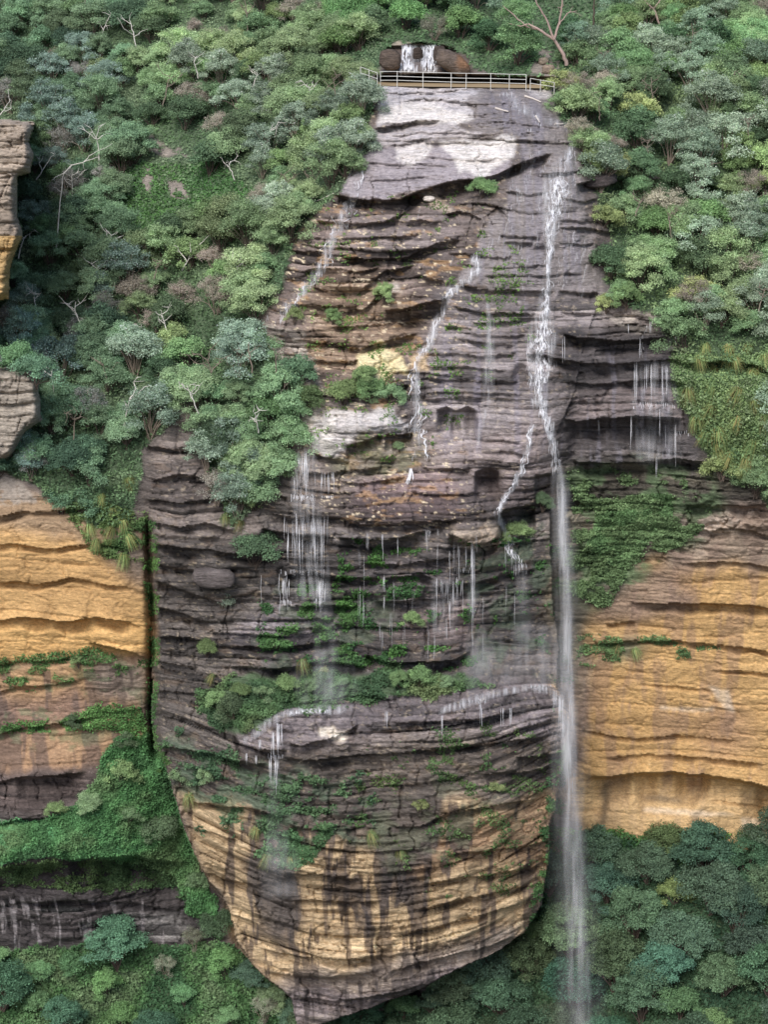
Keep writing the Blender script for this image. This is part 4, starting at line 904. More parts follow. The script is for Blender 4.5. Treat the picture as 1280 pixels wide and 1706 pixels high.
def along(path, widths, n, L, w, seed, bias=1.0):
    """random threads scattered along a stream's course"""
    r = np.random.RandomState(seed); pts = np.array(path, float); d = np.r_[0, np.cumsum(np.hypot(*np.diff(pts, axis=0).T))]
    s = r.uniform(0, d[-1], n); x = np.interp(s, d, pts[:, 0]); y = np.interp(s, d, pts[:, 1]); ww = np.interp(s, d, np.array(widths, float))
    cl = vn(s / 14, s * 0, seed); keep = cl > .25
    x = x + np.clip(r.normal(0, .27, n), -.55, .55) * ww
    return [(a, b, r.uniform(*L) * (.3 + .5 * c), r.uniform(*w)) for a, b, c, kk in zip(x, y, cl, keep) if kk]
def braids(path, widths, n, L, w, seed, off=.2):
    # threads that follow the course of a stream, parting and rejoining
    r = np.random.RandomState(seed); pts = np.array(path, float); d = np.r_[0, np.cumsum(np.hypot(*np.diff(pts, axis=0).T))]
    V = []; Fq = []; o_ = 0
    for b in range(n):
        l = r.uniform(*L); s0 = r.uniform(-l * .3, d[-1] - l * .5); sA = np.arange(max(s0, 0), min(s0 + l, d[-1]), 3.0)
        if len(sA) < 3: continue
        x = np.interp(sA, d, pts[:, 0]); y = np.interp(sA, d, pts[:, 1]); W_ = np.interp(sA, d, np.array(widths, float))
        u = r.choice([-.35, -.1, .15, .38]) + r.normal(0, .12) + .3 * (vn(sA / 14, sA * 0 + b, seed) - .5)
        x = x + np.clip(u, -.6, .6) * W_; k = len(sA); y = y + r.normal(0, .4, k)
        p = W(x, y, dep(x, y) - off); t = np.linspace(0, 1, k)
        ww = r.uniform(*w) * .5 * np.sin(np.pi * np.clip(t * .92 + .04, 0, 1)) * (.35 + 1.1 * vn(sA / 5, sA * 0 + b * 3, seed + 5)) + .006
        a_ = p.copy(); b_ = p.copy(); c_ = p.copy(); a_[:, 0] -= ww; b_[:, 0] += ww; c_[:, 1] -= ww * 1.2
        V.append(np.concatenate([a_, c_, b_])); i = np.arange(k - 1)
        Fq.append(np.stack([o_ + i, o_ + k + i, o_ + k + i + 1, o_ + i + 1], 1)); Fq.append(np.stack([o_ + k + i, o_ + 2 * k + i, o_ + 2 * k + i + 1, o_ + k + i + 1], 1)); o_ += 3 * k
    return np.concatenate(V), np.concatenate(Fq)
def crook(path, wd, seed, st=9.0, amp=2.2):
    # a stream goes down in small steps: drop, slide sideways, drop
    r = np.random.RandomState(seed); pts = np.array(path, float); d = np.r_[0, np.cumsum(np.hypot(*np.diff(pts, axis=0).T))]
    sA = np.arange(0, d[-1], st) + r.uniform(-2, 2, len(np.arange(0, d[-1], st))); sA = np.clip(np.sort(sA), 0, d[-1]); out = []; ow = []
    for q in sA:
        x = np.interp(q, d, pts[:, 0]) + r.normal(0, amp); y = np.interp(q, d, pts[:, 1]); w_ = np.interp(q, d, np.array(wd, float)) * r.uniform(.45, 1.7)
        out += [(x, y), (x + r.normal(0, .5), y + st * .62)]; ow += [w_, w_ * r.uniform(.5, 1.2)]
    return out, ow
def threads(seg, seed, off=.16):
    # one part for each separate bunch of threads
    q = np.array([(a, b, a, b + c) for a, b, c, _ in seg]); n = len(q); g = np.arange(n)
    for i in range(n):
        dx = np.abs(q[:, 0] - q[i, 0]); dy = np.maximum(q[:, 1] - q[i, 3], q[i, 1] - q[:, 3])
        near = (dx < 16) & (dy < 12); m = g[near].min()
        for v in set(g[near]): g[g == v] = m
    return [('water_threads', STRAND, strands([seg[i] for i in np.where(g == v)[0]], seed + j, off)) for j, v in enumerate(sorted(set(g)))]
def fall(label, parts_, cat='waterfall', name='waterfall', group=None):
    """parts_: list of (name, material, (V,F,C or None))"""
    c0 = parts_[0][2][0].mean(0)
    o = empty(name, c0, label, cat, group)
    for nm, mt, g in parts_:
        me = mesh(nm, g[0] - c0, g[1], mt, g[2] if len(g) > 2 else None)
        obj(nm, me, o)
    return o
MAIN = [(958,215),(955,245),(935,290),(925,330),(918,375),(915,420),(912,470),(908,520),(903,560),(898,610),(900,660),(912,700),(922,740),(930,770)]
MW = [12,10,34,46,22,10,11,22,40,30,20,16,11,9]
MAINC, MWC = crook(MAIN, MW, 41, 11, 2.0)
seg = along(MAIN, MW, 420, (8, 26), (.04, .12), 1) + along([(925,305),(940,330),(950,345)], [40,50,40], 40, (5, 14), (.04, .1), 2)
seg += [(x, 560 + rs.uniform(-8, 8), rs.uniform(24, 44), .06) for x in (880,884,897,901,915,920,926,938,941)]
seg += along([(905,250),(880,262),(862,300)], [10,10,10], 26, (6, 14), (.04, .1), 3) + along([(918,262),(905,285)], [8,8], 14, (6, 12), (.04, .1), 4) + along([(865,310),(870,335)], [16,14], 20, (4, 12), (.04, .09), 5)
seg += along([(880,575),(882,620),(890,660)], [8,10,10], 46, (8, 18), (.05, .11), 6) + along([(925,600),(905,630),(898,660)], [10,12,10], 46, (8, 18), (.05, .11), 7) + [(x, 665 + rs.uniform(-3,3), rs.uniform(6, 16), rs.uniform(.06,.16)) for x in rs.uniform(885, 915, 24)]
seg += along([(918,700),(922,740),(928,780)], [10,16,12], 60, (10, 26), (.05, .13), 8)
fall('main white cascade running down the right of the wet slab to the brink', [
 ('white_water', W_STR, ribbon(MAINC[14:], [w * .7 for w in MWC[14:]], .25, 1.1, 14, seed=23)), 
 ('braided_water', STRAND, braids(MAINC, MWC, 50, (10, 34), (.03, .09), 31)),  *threads(seg, 1),
 ('water_veil', W_VEIL, ribbon(MAIN, [w * 1.5 for w in MW], .12, 1.0, 18))])
# free fall: nested soft curtains hanging clear of the cliff
FP = [(930,765),(936,830),(941,930),(944,1050),(946,1150),(948,1250),(952,1350),(956,1450),(962,1550),(966,1640),(972,1760)]
YF = [4.6,3.4,1.2,-.6,-1.6,-2.4,-3.0,-3.4,-3.8,-4.1,-4.6]
def ff(wd, dx, dy, e, sd): return ribbon([(x + dx, y) for x, y in FP], wd, 0, e, 22, Yfix=[v + dy for v in YF], seed=sd, tap=False)
def fade(g, y0, y1):
    V, Fq, C = g; px, py = proj(V); C = C.copy(); C[:, 2] = C[:, 2] ** (1.0 + .8 * (y1 > 0)) * ss(y0 - 40, y0, py) * (1 - .6 * ss(1150, 1700, py)) * (.7 + .6 * vn(py / 90, px * 0, 5)); return V, Fq, C
fall('long white plume of the main waterfall falling free down to the forest', [
 ('falling_water', W_CORE, fade(ff([9,20,22,22,24,28,32,36,40,42,46], 0, 0, 1.0, 1), 770, 0)),
 ('mist', W_MIST, fade(ff([14,36,46,54,64,72,78,86,94,102,110], 4, -.5, .85, 2), 800, 1)),
 ('mist', W_MIST, fade(ff([14,30,38,46,58,68,76,84,92,100,108], -6, .8, .75, 5), 800, 1)),
 ('mist', W_MIST, fade(ff([12,24,26,30,32,38,44,50,56,60,66], 2, -1.1, .9, 8), 800, 1))])
LEFT1 = [(605,275),(600,300),(586,330),(570,365),(552,400),(538,440),(522,465),(505,480),(480,510),(462,540)]
LEFT1, LW = crook(LEFT1, [6,6,20,26,24,16,10,9,9,10], 42)
seg = along(LEFT1, LW, 230, (5, 16), (.03, .09), 11) + [(x, 368 + rs.uniform(0, 8), rs.uniform(8, 18), .05) for x in (515,519,524,560,577,580)] + along([(447,525),(440,545)], [6,6], 14, (6, 14), (.04, .08), 12)
fall('leftmost trickle stepping down the dark beds beside the trees', [('braided_water', STRAND, braids(LEFT1, LW, 34, (8, 30), (.03, .08), 32)), *threads(seg, 2), ('water_veil', W_VEIL, ribbon(LEFT1[8:-2], 20, .12, .9, 12, seed=4))])
MID = [(792,420),(793,450),(775,465),(752,480),(740,505),(728,535),(712,575),(690,608),(692,640),(697,670),(695,700),(708,740),(714,760)]
MID, MDW = crook(MID, [5,6,7,9,12,10,9,14,24,24,14,12,14], 43)
seg = along(MID, MDW, 300, (5, 18), (.04, .11), 13) + along([(680,705),(690,745),(694,762)], [6,8,12], 40, (6, 16), (.04, .09), 14) + along([(684,780),(682,808)], [8,12], 26, (6, 14), (.05, .1), 15)
fall('middle white stream zigzagging past the cream boulder', [('braided_water', STRAND, braids(MID, MDW, 70, (8, 34), (.035, .09), 33)), ('braided_water', STRAND, braids([(684,780),(685,795),(681,808)], [4,6,12], 14, (10, 28), (.05, .13), 34)), *threads(seg, 3), ('water_veil', W_VEIL, ribbon(MID, 18, .12, 1.0, 12, seed=5))])
THIN = [(812,500),(818,540),(816,600),(814,650),(806,690),(796,740),(792,760)]
fall('faint lilac film of water between the middle stream and the main cascade', [('water_veil', W_VEIL, ribbon(THIN, [6,16,24,22,12,8,6], .14, .8, 12, seed=6)), *threads(along(THIN, [4,12,18,10,6,5,5], 22, (10, 26), (.02, .04), 16), 4)])
ZIG = [(893,700),(880,720),(884,735),(876,760),(862,790),(850,815),(835,838),(826,855),(838,868),(848,890),(850,910),(862,935),(872,945)]
ZIG, ZW_ = crook(ZIG, [8,5,6,9,8,8,10,10,9,9,8,16,26], 44, 9, 1.2)
seg = along(ZIG, ZW_, 230, (4, 14), (.05, .12), 17) + [(x, 935 + rs.uniform(-2, 6), rs.uniform(10, 26), .05) for x in rs.uniform(855, 880, 12)]
fall('zigzag white stream from the brink down to the dark alcove', [('braided_water', STRAND, braids(ZIG, ZW_, 55, (8, 34), (.035, .09), 35)), *threads(seg, 5), ('water_veil', W_VEIL, ribbon(ZIG, 13, .12, 1.0, 10, seed=7))])
seg = [(x, y + rs.uniform(-3, 5), rs.uniform(14, 40), rs.uniform(.03, .08)) for x, y in zip(rs.uniform(488, 514, 34), rs.uniform(748, 790, 34))] + [(x, 788 + rs.uniform(-3, 3), rs.uniform(12, 38), .05) for x in np.r_[rs.uniform(518, 556, 14), 554, 555]]
seg += [(x, 826 + rs.uniform(-3, 3), rs.uniform(3, 9), .13) for x in rs.uniform(484, 524, 26)] + [(x, 826, 4, .1) for x in rs.uniform(534, 558, 14)]
seg += [(x + rs.normal(0, 2.5), 856 + rs.uniform(-4, 40), rs.uniform(22, 60), rs.uniform(.03, .07)) for x in (479,481,492,498,502,505,518,522,526,533,536,540) for _ in range(4)]
seg += [(x, 950 + rs.uniform(-2, 4), rs.uniform(4, 9), .13) for x in rs.uniform(468, 542, 34)] + [(x + rs.normal(0, 3), 955 + rs.uniform(0, 30), rs.uniform(14, 40), .06) for x in (472,476,480,530,534,534,538) for _ in range(5)] + [(435,958,48,.05)]
seg += [(x, 1000 + rs.uniform(-3, 3), rs.uniform(4, 9), .14) for x in np.r_[rs.uniform(468, 486, 10), rs.uniform(524, 542, 14)]]
fall('broad set of white trickles dropping in tiers left of centre', [*threads(seg, 6, .3), ('water_veil', W_VEIL, ribbon([(508,745),(512,800),(516,860),(518,950),(520,1010)], [30,60,62,66,70], .5, .75, 16, seed=8)),
 ('mist', W_MIST, ribbon([(536,960),(540,1040),(545,1110),(548,1175)], [26,40,50,56], 1.2, .75, 14, seed=9))])
seg = [(x + rs.normal(0, 1.2), y + rs.uniform(-3, 6), L * rs.uniform(.5, 1.1), .045) for x, y, L in [(788,905,150),(791,905,150),(785,905,60),(776,908,36),(765,908,22),(711,878,40),(716,880,24),(730,880,12),(637,890,44),(612,890,26),(663,892,36),(640,960,30),(728,965,44),(738,965,30),(746,968,34),(762,960,32),(750,1000,60),(770,965,24),(640,995,24),(755,970,40)] for _ in range(4)]
seg += [(x, 948 + rs.uniform(-3, 3), 5, .09) for x in rs.uniform(754, 784, 14)] + [(x, 1016 + rs.uniform(-3, 3), 5, .11) for x in rs.uniform(782, 796, 12)]
fall('fine threads dripping off the brown shelf at the centre of the wall', [*threads(seg, 7, .3), ('mist', W_MIST, ribbon([(788,960),(792,1040),(800,1100),(802,1135)], [16,36,46,50], 1.2, .8, 14, seed=10)), ('water_veil', W_VEIL, ribbon([(742,965),(740,1010),(735,1060)], [50,50,60], .6, .6, 14, seed=11))])
seg = [(x + rs.normal(0, 1), y + rs.uniform(-2, 4), L * rs.uniform(.6, 1.1), .05) for x, y, L in [(1068,560,36),(1061,604,60),(1059,604,70),(1086,608,60),(1078,608,50),(1112,608,56),(1105,608,52),(1128,560,20),(1048,540,18),(1085,535,20),(1100,680,44),(1053,690,60),(1126,706,70),(1095,760,36),(1110,706,40),(998,700,20)] for _ in range(3)]
seg += along([(1085,532),(1072,555),(1068,592)], [8,6,8], 30, (5, 12), (.04, .09), 18) + [(x, 672 + rs.uniform(-4, 5), 5, .12) for x in rs.uniform(1055, 1125, 30)] + [(x, 720 + rs.uniform(-3, 3), 5, .09) for x in rs.uniform(1085, 1150, 20)]
fall('thin trickles over the dark overhang right of the main cascade', [*threads(seg, 8, .4), ('water_veil', W_VEIL, ribbon([(1090,600),(1092,680),(1100,780)], [60,90,100], .6, .55, 16, seed=12))])
seg = [(x + rs.normal(0, 1.5), y, L * rs.uniform(.5, 1.1), .06) for x, y, L in [(462,1205,60),(455,1220,50),(467,1206,40),(458,1258,60),(450,1262,40),(463,1262,36),(434,1232,22),(411,1255,18),(428,1258,16)] for _ in range(5)] + [(x, 1258 + rs.uniform(-3, 3), 5, .13) for x in rs.uniform(445, 472, 16)]
LIP = [(405,1238),(440,1210),(470,1190),(510,1182),(550,1183),(590,1180)]
fall('trickle pouring over the left lip of the lower ledge', [*threads(seg, 9, .3), ('water_veil', W_VEIL, ribbon(LIP, [16,20,18,18,20,18], .12, 1.3, 10, seed=13)), ('mist', W_MIST, ribbon([(458,1270),(457,1340),(460,1400),(462,1450)], [18,28,36,40], .9, .65, 12, seed=14)), ('water_film', W_STR, ribbon([(480,1188),(515,1184),(550,1186)], [8,10,8], .2, .9, 8, seed=15))])  # white film on the lip also paints in its bright wet reflection
seg = [(x + rs.normal(0, 1.5), y, L * rs.uniform(.5, 1.1), .05) for x, y, L in [(937,1165,60),(932,1160,50),(925,1150,34),(850,1180,30),(838,1180,30),(804,1180,36),(736,1192,30),(800,1170,20),(645,1185,30)] for _ in range(4)] + [(x, 1142 + rs.uniform(-3, 5), 4, .12) for x in rs.uniform(880, 925, 30)] + [(x, 1166 + rs.uniform(-4, 4), 4, .12) for x in rs.uniform(780, 810, 16)]
fall('glistening film of water over the right end of the lower ledge', [*threads(seg, 10, .2), ('water_veil', W_VEIL, ribbon([(730,1185),(780,1170),(830,1155),(880,1145),(920,1150),(938,1180),(945,1230)], [16,26,18,16,18,18,12], .12, 1.4, 12, seed=16)), ('mist', W_MIST, ribbon([(868,940),(876,1000),(878,1060),(880,1130)], [24,44,56,60], .9, .65, 12, seed=17))])  # strong white veil also paints in the reflection on the wet ledge
r_ = np.random.RandomState(77)
seg = []
for _ in range(70):
    x, y = r_.uniform(845, 965), r_.uniform(235, 480)
    if x < 845 + (480 - y) * .0 : continue
    for q in range(r_.randint(2, 6)): seg.append((x + q * r_.uniform(-1.5, 1), y + q * 5, r_.uniform(3, 8), r_.uniform(.04, .09)))
for x, y in [(834,388),(845,372),(822,398),(816,402),(858,404),(850,418),(842,432),(870,408),(880,430),(862,450),(790,422),(800,425),(755,425),(975,400),(972,420),(978,440),(974,455),(973,480),(976,410),(700,345),(640,340),(748,398)]:
    for q in range(4): seg.append((x - q * 1.2, y + q * 4, r_.uniform(4, 9), .06))
fall('scattered little runnels glinting across the wet slab beside the main cascade', [('water_threads', STRAND, strands(seg, 14, .12))])
seg = []
for _ in range(30):
    x, y = r_.uniform(590, 860), r_.uniform(890, 1060)
    seg += [(x + r_.normal(0, 1.2), y, r_.uniform(20, 60), r_.uniform(.018, .035)) for q in range(2)]
fall('hair-thin drips all over the dark wet wall above the shelf garden', [('water_threads', STRAND, strands(seg, 15, .25))])
for pth, wd, lb in [([(520,1090),(540,1130),(560,1175)], [90,120,110], 'faint spray hanging over the shelf garden below the left trickles'), ([(800,1060),(815,1110),(830,1150)], [70,100,110], 'faint spray where the centre threads land on the ledge'), ([(905,1040),(915,1100),(925,1150)], [60,90,90], 'faint spray beside the plume above the right end of the ledge'), ([(460,1380),(465,1440),(470,1500)], [50,80,70], 'faint spray below the trickle on the left flank of the buttress')]:
    tag(obj('mist', mesh('mist', *(lambda g: (g[0], g[1], W_MIST, g[2]))(ribbon(pth, wd, 1.6, .6, 16, seed=31)))), kind='stuff')
# upper cascade behind the pool
seg = [(x + rs.normal(0, 1.2), y + rs.uniform(-2, 3), L * rs.uniform(.6, 1.1), rs.uniform(.06, .14)) for x, y, L in [(672,76,18),(678,74,22),(684,75,18),(704,74,34),(708,76,34),(712,80,30),(719,76,32),(722,78,34),(726,78,26),(733,76,10),(690,76,14),(674,98,22),(680,98,20),(688,104,16),(694,110,12),(706,100,16),(716,100,20),(668,104,20)] for _ in range(6)]
fall('small white cascade spilling over a rock step into the pool at the top', [('white_water', W_STR, ribbon([(677,74),(677,98),(680,124)], [16,20,34], .25, 1.3, 12, seed=21)), ('white_water', W_STR, ribbon([(715,74),(718,98),(716,124)], [28,30,28], .25, 1.3, 12, seed=22)), *threads(seg, 11, .15), ('water_veil', W_VEIL, ribbon([(698,74),(698,100),(700,124)], [50,50,56], .12, .8, 14, seed=18))])
seg = [(x + rs.normal(0, 2), y + rs.uniform(-3, 3), rs.uniform(4, 9), .12) for x, y in [(553,48),(560,55),(570,62),(578,68),(584,72)] for _ in range(6)]
fall('glimpse of white creek among the trees up on the left', [*threads(seg, 12, .5)])
seg = [(x + rs.normal(0, 4), y + rs.uniform(-3, 3), rs.uniform(3, 7), .1) for x, y in [(840,156),(850,156),(862,176),(868,180),(872,184),(895,192),(900,205),(880,215)] for _ in range(6)]
fall('ripples of white water where the creek slides over the flat slab', [*threads(seg, 13, .12), ('water_veil', W_VEIL, ribbon([(845,152),(868,178),(905,200),(950,210)], [16,20,14,12], .1, .8, 10, seed=19))])
# pool surface
pp = [W(x, y, 0) * 0 for x, y in POOL]
P = []
for x, y in POOL:
    dx, dy, dz = ray(x, y); t = zpool / dz; P.append((dx * t, dy * t + CY, zpool))
P = np.array(P); cc_ = P.mean(0); Vp = np.concatenate([P, cc_[None]]); n_ = len(P)
tag(obj('water', mesh('water', Vp, np.array([[i, (i + 1) % n_, n_] for i in range(n_)]), POOLM)), kind='structure')
print('water', round(time.time() - T0, 1))

# ------------------------------------------------------------------ railing
def tubes_obj(name, paths, m, parent, c0, n=6):
    V, Fq = tube_mesh(paths, n); return obj(name, mesh(name, V - np.asarray(c0), Fq, m), parent)
def railing(base, hts, label, nm='metal_railing', rails=(1.0, .62, .3)):
    pts = np.array([W(x, y, 27.6) for x, y in base]); c0 = pts[0]
    o = empty(nm, c0, label, 'railing')
    for p, h in zip(pts, hts): tubes_obj('post', [(np.array([p - [0, 0, .25], p + [0, 0, h * .5], p + [0, 0, h + .03]]), [.034] * 3)], STEEL, o, c0)
    for f in rails:
        q = np.array([p + [0, 0, h * f] for p, h in zip(pts, hts)])
        tubes_obj('rail', [(q, [.027] * len(q))], STEEL, o, c0)
railing([(634,140),(662,140),(705,141.5),(752,143),(777,143.5),(818,144),(849,145),(877,146)], [1.08,1.08,1.08,1.1,1.1,1.1,1.1,1.12], 'galvanised three-rail fence along the lip of the pool above the falls')
railing([(884,147),(901,149),(924,152)], [.85,.8,.75], 'lower wire fence running on to the right of the pool railing', rails=(1.0, .5))
railing([(601,131),(615,136),(629,141)], [1.0,1.0,1.0], 'handrail climbing into the bushes left of the pool', rails=(1.0, .5))

# ------------------------------------------------------------------ boulders
def boulder(name, cx, cy, rx, ry, rz, Y, col, label, seed, rot=0, flat=0):
    n, k = 40, 28; th = np.linspace(0, 2 * np.pi, n, endpoint=False); ph = np.linspace(.02, np.pi - .02, k); TH, PH = np.meshgrid(th, ph)
    d = np.stack([np.sin(PH) * np.cos(TH), np.sin(PH) * np.sin(TH), np.cos(PH)], -1)
    q = np.sign(d) * np.abs(d) ** .7
    r_ = 1 + .35 * (fbm(TH * 0 + d[..., 0] * 1.6 + 9, d[..., 2] * 1.6 + d[..., 1] + 5, seed, 4) - .5) + .12 * (fbm(d[..., 0] * 6 + 9, d[..., 2] * 8 + 3, seed + 4, 3) - .5)
    V = q * r_[..., None] * np.array([rx, ry, rz]); c, s = math.cos(rot), math.sin(rot)
    V = np.stack([V[..., 0] * c + V[..., 2] * s, V[..., 1], -V[..., 0] * s + V[..., 2] * c], -1).reshape(-1, 3)
    i, j = np.meshgrid(np.arange(k - 1), np.arange(n), indexing='ij'); j2 = (j + 1) % n
    Fq = np.stack([i * n + j, (i + 1) * n + j, (i + 1) * n + j2, i * n + j2], -1).reshape(-1, 4)
    cv = np.array([lin(col)] * len(V)) * (.6 + .8 * fbm(V[:, 0] * 1.5 + 20, V[:, 2] * 2 + 20, seed, 4))[:, None]
    if flat:
        k_ = ss(.15, .35, V[:, 0] / rx) * ss(-.9, -.2, V[:, 2] / rz); cv = cv * (1 - k_[:, None]) + lin((140,108,84)) * k_[:, None]
    return tag(obj(name, mesh(name, V, Fq, ROCK, np.concatenate([cv, np.full((len(V), 1), .2)], 1)), None, W(cx, cy, Y)), label, 'boulder')
boulder('boulder', 754, 104, 1.65, 1.2, .85, float(dep(754, 118)) - 1.0, (104,92,84), 'leaning brown boulder with an orange flank beside the pool cascade', 5, .5, 1)
boulder('boulder', 715, 331, .5, .4, .22, float(dep(715, 334)) - .4, (224,214,206), 'small white stone sitting on the rock under the big pale slab', 6)
boulder('boulder', 1000, 300, 1.5, 1.2, .55, float(dep(1000, 300)) - .6, (92,84,84), 'dark grey overhanging block at the right rim beside the cascade', 7, -.1)
boulder('boulder', 357, 962, 1.7, .9, .8, float(dep(357, 962)) - .3, (108,100,98), 'rounded grey block protruding from the dark left beds', 8, .05)
boulder('boulder', 898, 128, .7, .6, .4, float(dep(898, 130)) - .2, (150,136,120), 'lowest pale broken rock at the foot of the leaning gum', 9)
boulder('boulder', 914, 116, .6, .5, .45, float(dep(914, 120)) - .2, (138,122,108), 'middle brown broken rock beside the foot of the leaning gum', 10)
boulder('boulder', 906, 102, .5, .5, .35, float(dep(906, 105)) - .2, (160,146,130), 'topmost pale broken rock left of the leaning gum', 11)

boulder('boulder', 650, 100, 1.0, .9, .9, float(dep(650, 118)) - .6, (96,84,76), 'dark rounded rock at the left side of the pool cascade', 12)
boulder('boulder', 697, 92, .5, .6, .7, float(dep(697, 100)) - .3, (70,60,54), 'dark wet rock between the two arms of the pool cascade', 13)
boulder('boulder', 698, 73, 2.0, .8, .16, float(dep(698, 74)) + .3, (176,160,142), 'flat pale capstone above the pool cascade', 14)
boulder('boulder', 733, 96, .6, .7, 1.1, float(dep(733, 104)) - .3, (74,64,58), 'dark upright rock at the right side of the pool cascade', 15)
# fallen branches on the wet slab
def stick(path, rad, label, name='fallen_branch', m=None, off=.25, cat='branch'):
    pts = np.array([W(x, y, float(dep(x, y)) - off) for x, y in path]); c0 = pts[0]
    V, Fq = tube_mesh([(pts, np.linspace(rad, rad * .6, len(pts)))], 6)
    return tag(obj(name, mesh(name, V - c0, Fq, m or LOG), None, c0), label, cat)
stick([(826,180),(836,183),(848,186)], .10, 'short pale log lying on the flat slab below the pool')
stick([(875,160),(888,164),(902,170)], .10, 'pale log across the wet slab right below the railing')
stick([(893,193),(897,199),(900,204)], .09, 'stub of wood wedged in the creek on the slab')
stick([(925,206),(934,207),(942,206)], .11, 'white branch at the right edge of the flat slab')
stick([(580,222+34),(585,262)], .1, 'white stump at the left edge of the pale slab')
stick([(508,342),(535,332),(556,322)], .05, 'thin fallen branch reaching out of the trees over the dark beds')

# ------------------------------------------------------------------ dead and pale-trunked trees
def branchy(lines, Y, label, m, name='dead_tree', cat='dead tree', twigs=10, seed=0, r0=.1):
    """lines: pixel polylines (trunk first); depth wanders a little along each limb"""
    r = np.random.RandomState(seed); paths = []; allp = []
    for li, (ln, ra) in enumerate(lines):
        n = len(ln); dd = np.cumsum(r.normal(0, .25, n)) + (0 if li == 0 else 0)
        pts = np.array([W(x, y, Y + d_) for (x, y), d_ in zip(ln, dd)])
        k = max(5, n * 3); t = np.linspace(0, n - 1, k); q = np.stack([np.interp(t, np.arange(n), pts[:, a_]) for a_ in range(3)], 1)
        q += r.normal(0, .03, q.shape); paths.append((q, np.linspace(ra, ra * .35, k))); allp.append(q)
    tr, lims = paths[0], paths[1:]
    tw = []
    for _ in range(twigs):
        q = allp[r.randint(len(allp))]; i = r.randint(len(q) // 3, len(q)); e = q[i] + unit(r.normal(size=3) + np.array([0, 0, .4])) * r.uniform(.3, 1.0)
        tw.append((np.stack([q[i], (q[i] + e) / 2 + r.normal(0, .06, 3), e]), [.03, .02, .008]))
    c0 = tr[0][0]; o = empty(name, c0, label, cat)
    tubes_obj('trunk', [tr], m, o, c0)
    for l in lims: tubes_obj('branch', [l], m, o, c0)
    if tw: tubes_obj('twigs', tw, m, o, c0, 4)
    return o
def D(x, y, f=2.2): return float(dep(x, y)) - f
branchy([([(946,108),(938,88),(924,66),(900,50),(880,40)],.2),([(924,66),(932,40),(938,10),(936,-20)],.13),([(900,50),(880,46),(862,30),(838,10)],.1),([(924,66),(910,30),(894,5),(890,-20)],.11),([(880,40),(868,44),(850,40)],.07),([(932,40),(945,22),(962,18)],.06)], D(946,112,1), 'leaning pinkish gum tree with a forked trunk right of the pool', BARKP, 'gum_tree', 'tree', 16, 1)
branchy([([(205,720),(210,690),(216,665),(226,648)],.09),([(226,648),(222,636),(230,628)],.05),([(216,665),(230,655),(240,644),(252,644)],.05),([(212,680),(206,668)],.04)], D(205,715), 'small bare white tree low on the left slope', BARKW, seed=2, twigs=5)
branchy([([(304,450),(312,435),(318,420)],.08),([(312,435),(300,420),(292,408)],.05),([(318,420),(332,408),(344,396)],.05),([(318,420),(316,404)],.04)], D(304,450), 'forked bare white tree in the middle of the left slope', BARKW, seed=3, twigs=7)
branchy([([(92,420),(97,370),(101,320),(105,290)],.09),([(105,290),(118,276),(140,270),(160,262)],.07),([(105,290),(94,294),(86,300)],.04),([(140,270),(150,258),(172,248),(186,240)],.04),([(101,320),(92,312)],.03)], D(92,420), 'tall slender white gum with a crooked top near the left edge', BARKW, 'gum_tree', 'tree', seed=4, twigs=10)
branchy([([(60,300),(70,285),(84,262)],.07),([(70,285),(64,272),(66,258)],.04),([(84,262),(92,256)],.03)], D(60,300), 'short white forked trunk beside the upper left outcrop', BARKW, seed=5, twigs=5)
branchy([([(165,275),(164,250),(160,232)],.09),([(160,232),(146,220),(132,214)],.05),([(160,232),(178,222),(196,226)],.05),([(164,250),(184,240),(204,230)],.05),([(160,232),(164,214),(176,204)],.04),([(160,232),(150,212)],.04)], D(165,275), 'spreading pale tree with fanned branches on the upper left slope', BARKW, seed=6, twigs=16)
branchy([([(350,655),(352,620),(346,600)],.08),([(352,620),(368,600),(386,590)],.05),([(346,600),(330,590),(314,592)],.05),([(346,600),(350,582),(362,572)],.04),([(352,620),(340,606),(322,604)],.04)], D(350,655), 'grey leafless tree with spreading twigs above the dark beds', BARK, seed=7, twigs=26)
branchy([([(220,600),(206,580),(196,574)],.07),([(206,580),(216,572),(230,582)],.04),([(196,574),(196,590)],.03)], D(220,600), 'fallen white snag halfway down the left slope', BARKW, seed=8, twigs=7)
branchy([([(228,560),(214,545),(208,548)],.06),([(214,545),(226,540),(236,545)],.04)], D(228,560), 'arching white dead branch above the snag on the left slope', BARKW, seed=9, twigs=5)
branchy([([(122,740),(124,700),(118,690)],.06),([(124,700),(136,694),(146,700)],.03),([(118,690),(104,688)],.03),([(124,700),(128,682)],.03)], D(122,740), 'thin grey dead tree above the left ochre cliff', BARK, seed=10, twigs=12)
branchy([([(0,192),(8,180),(16,168)],.06),([(8,180),(18,180)],.03),([(16,168),(12,154)],.03)], D(-2,190,12), 'white dead twigs on top of the upper left outcrop', BARKW, seed=11, twigs=8)
branchy([([(166,66),(172,50),(178,36)],.08),([(172,50),(164,36)],.04),([(178,36),(184,22)],.04)], D(166,66), 'bare pale trunk at the top of the left slope', BARKW, seed=12, twigs=6)
branchy([([(412,54),(411,24),(406,-10)],.09),([(411,24),(424,8)],.05),([(411,24),(398,4)],.05)], D(412,54), 'straight pale trunk standing at the top centre left of the slope', BARK, seed=13, twigs=12)
branchy([([(136,46),(140,20),(142,-10)],.08)], D(136,46), 'pale trunk at the top edge towards the upper left corner', BARK, seed=14, twigs=8)
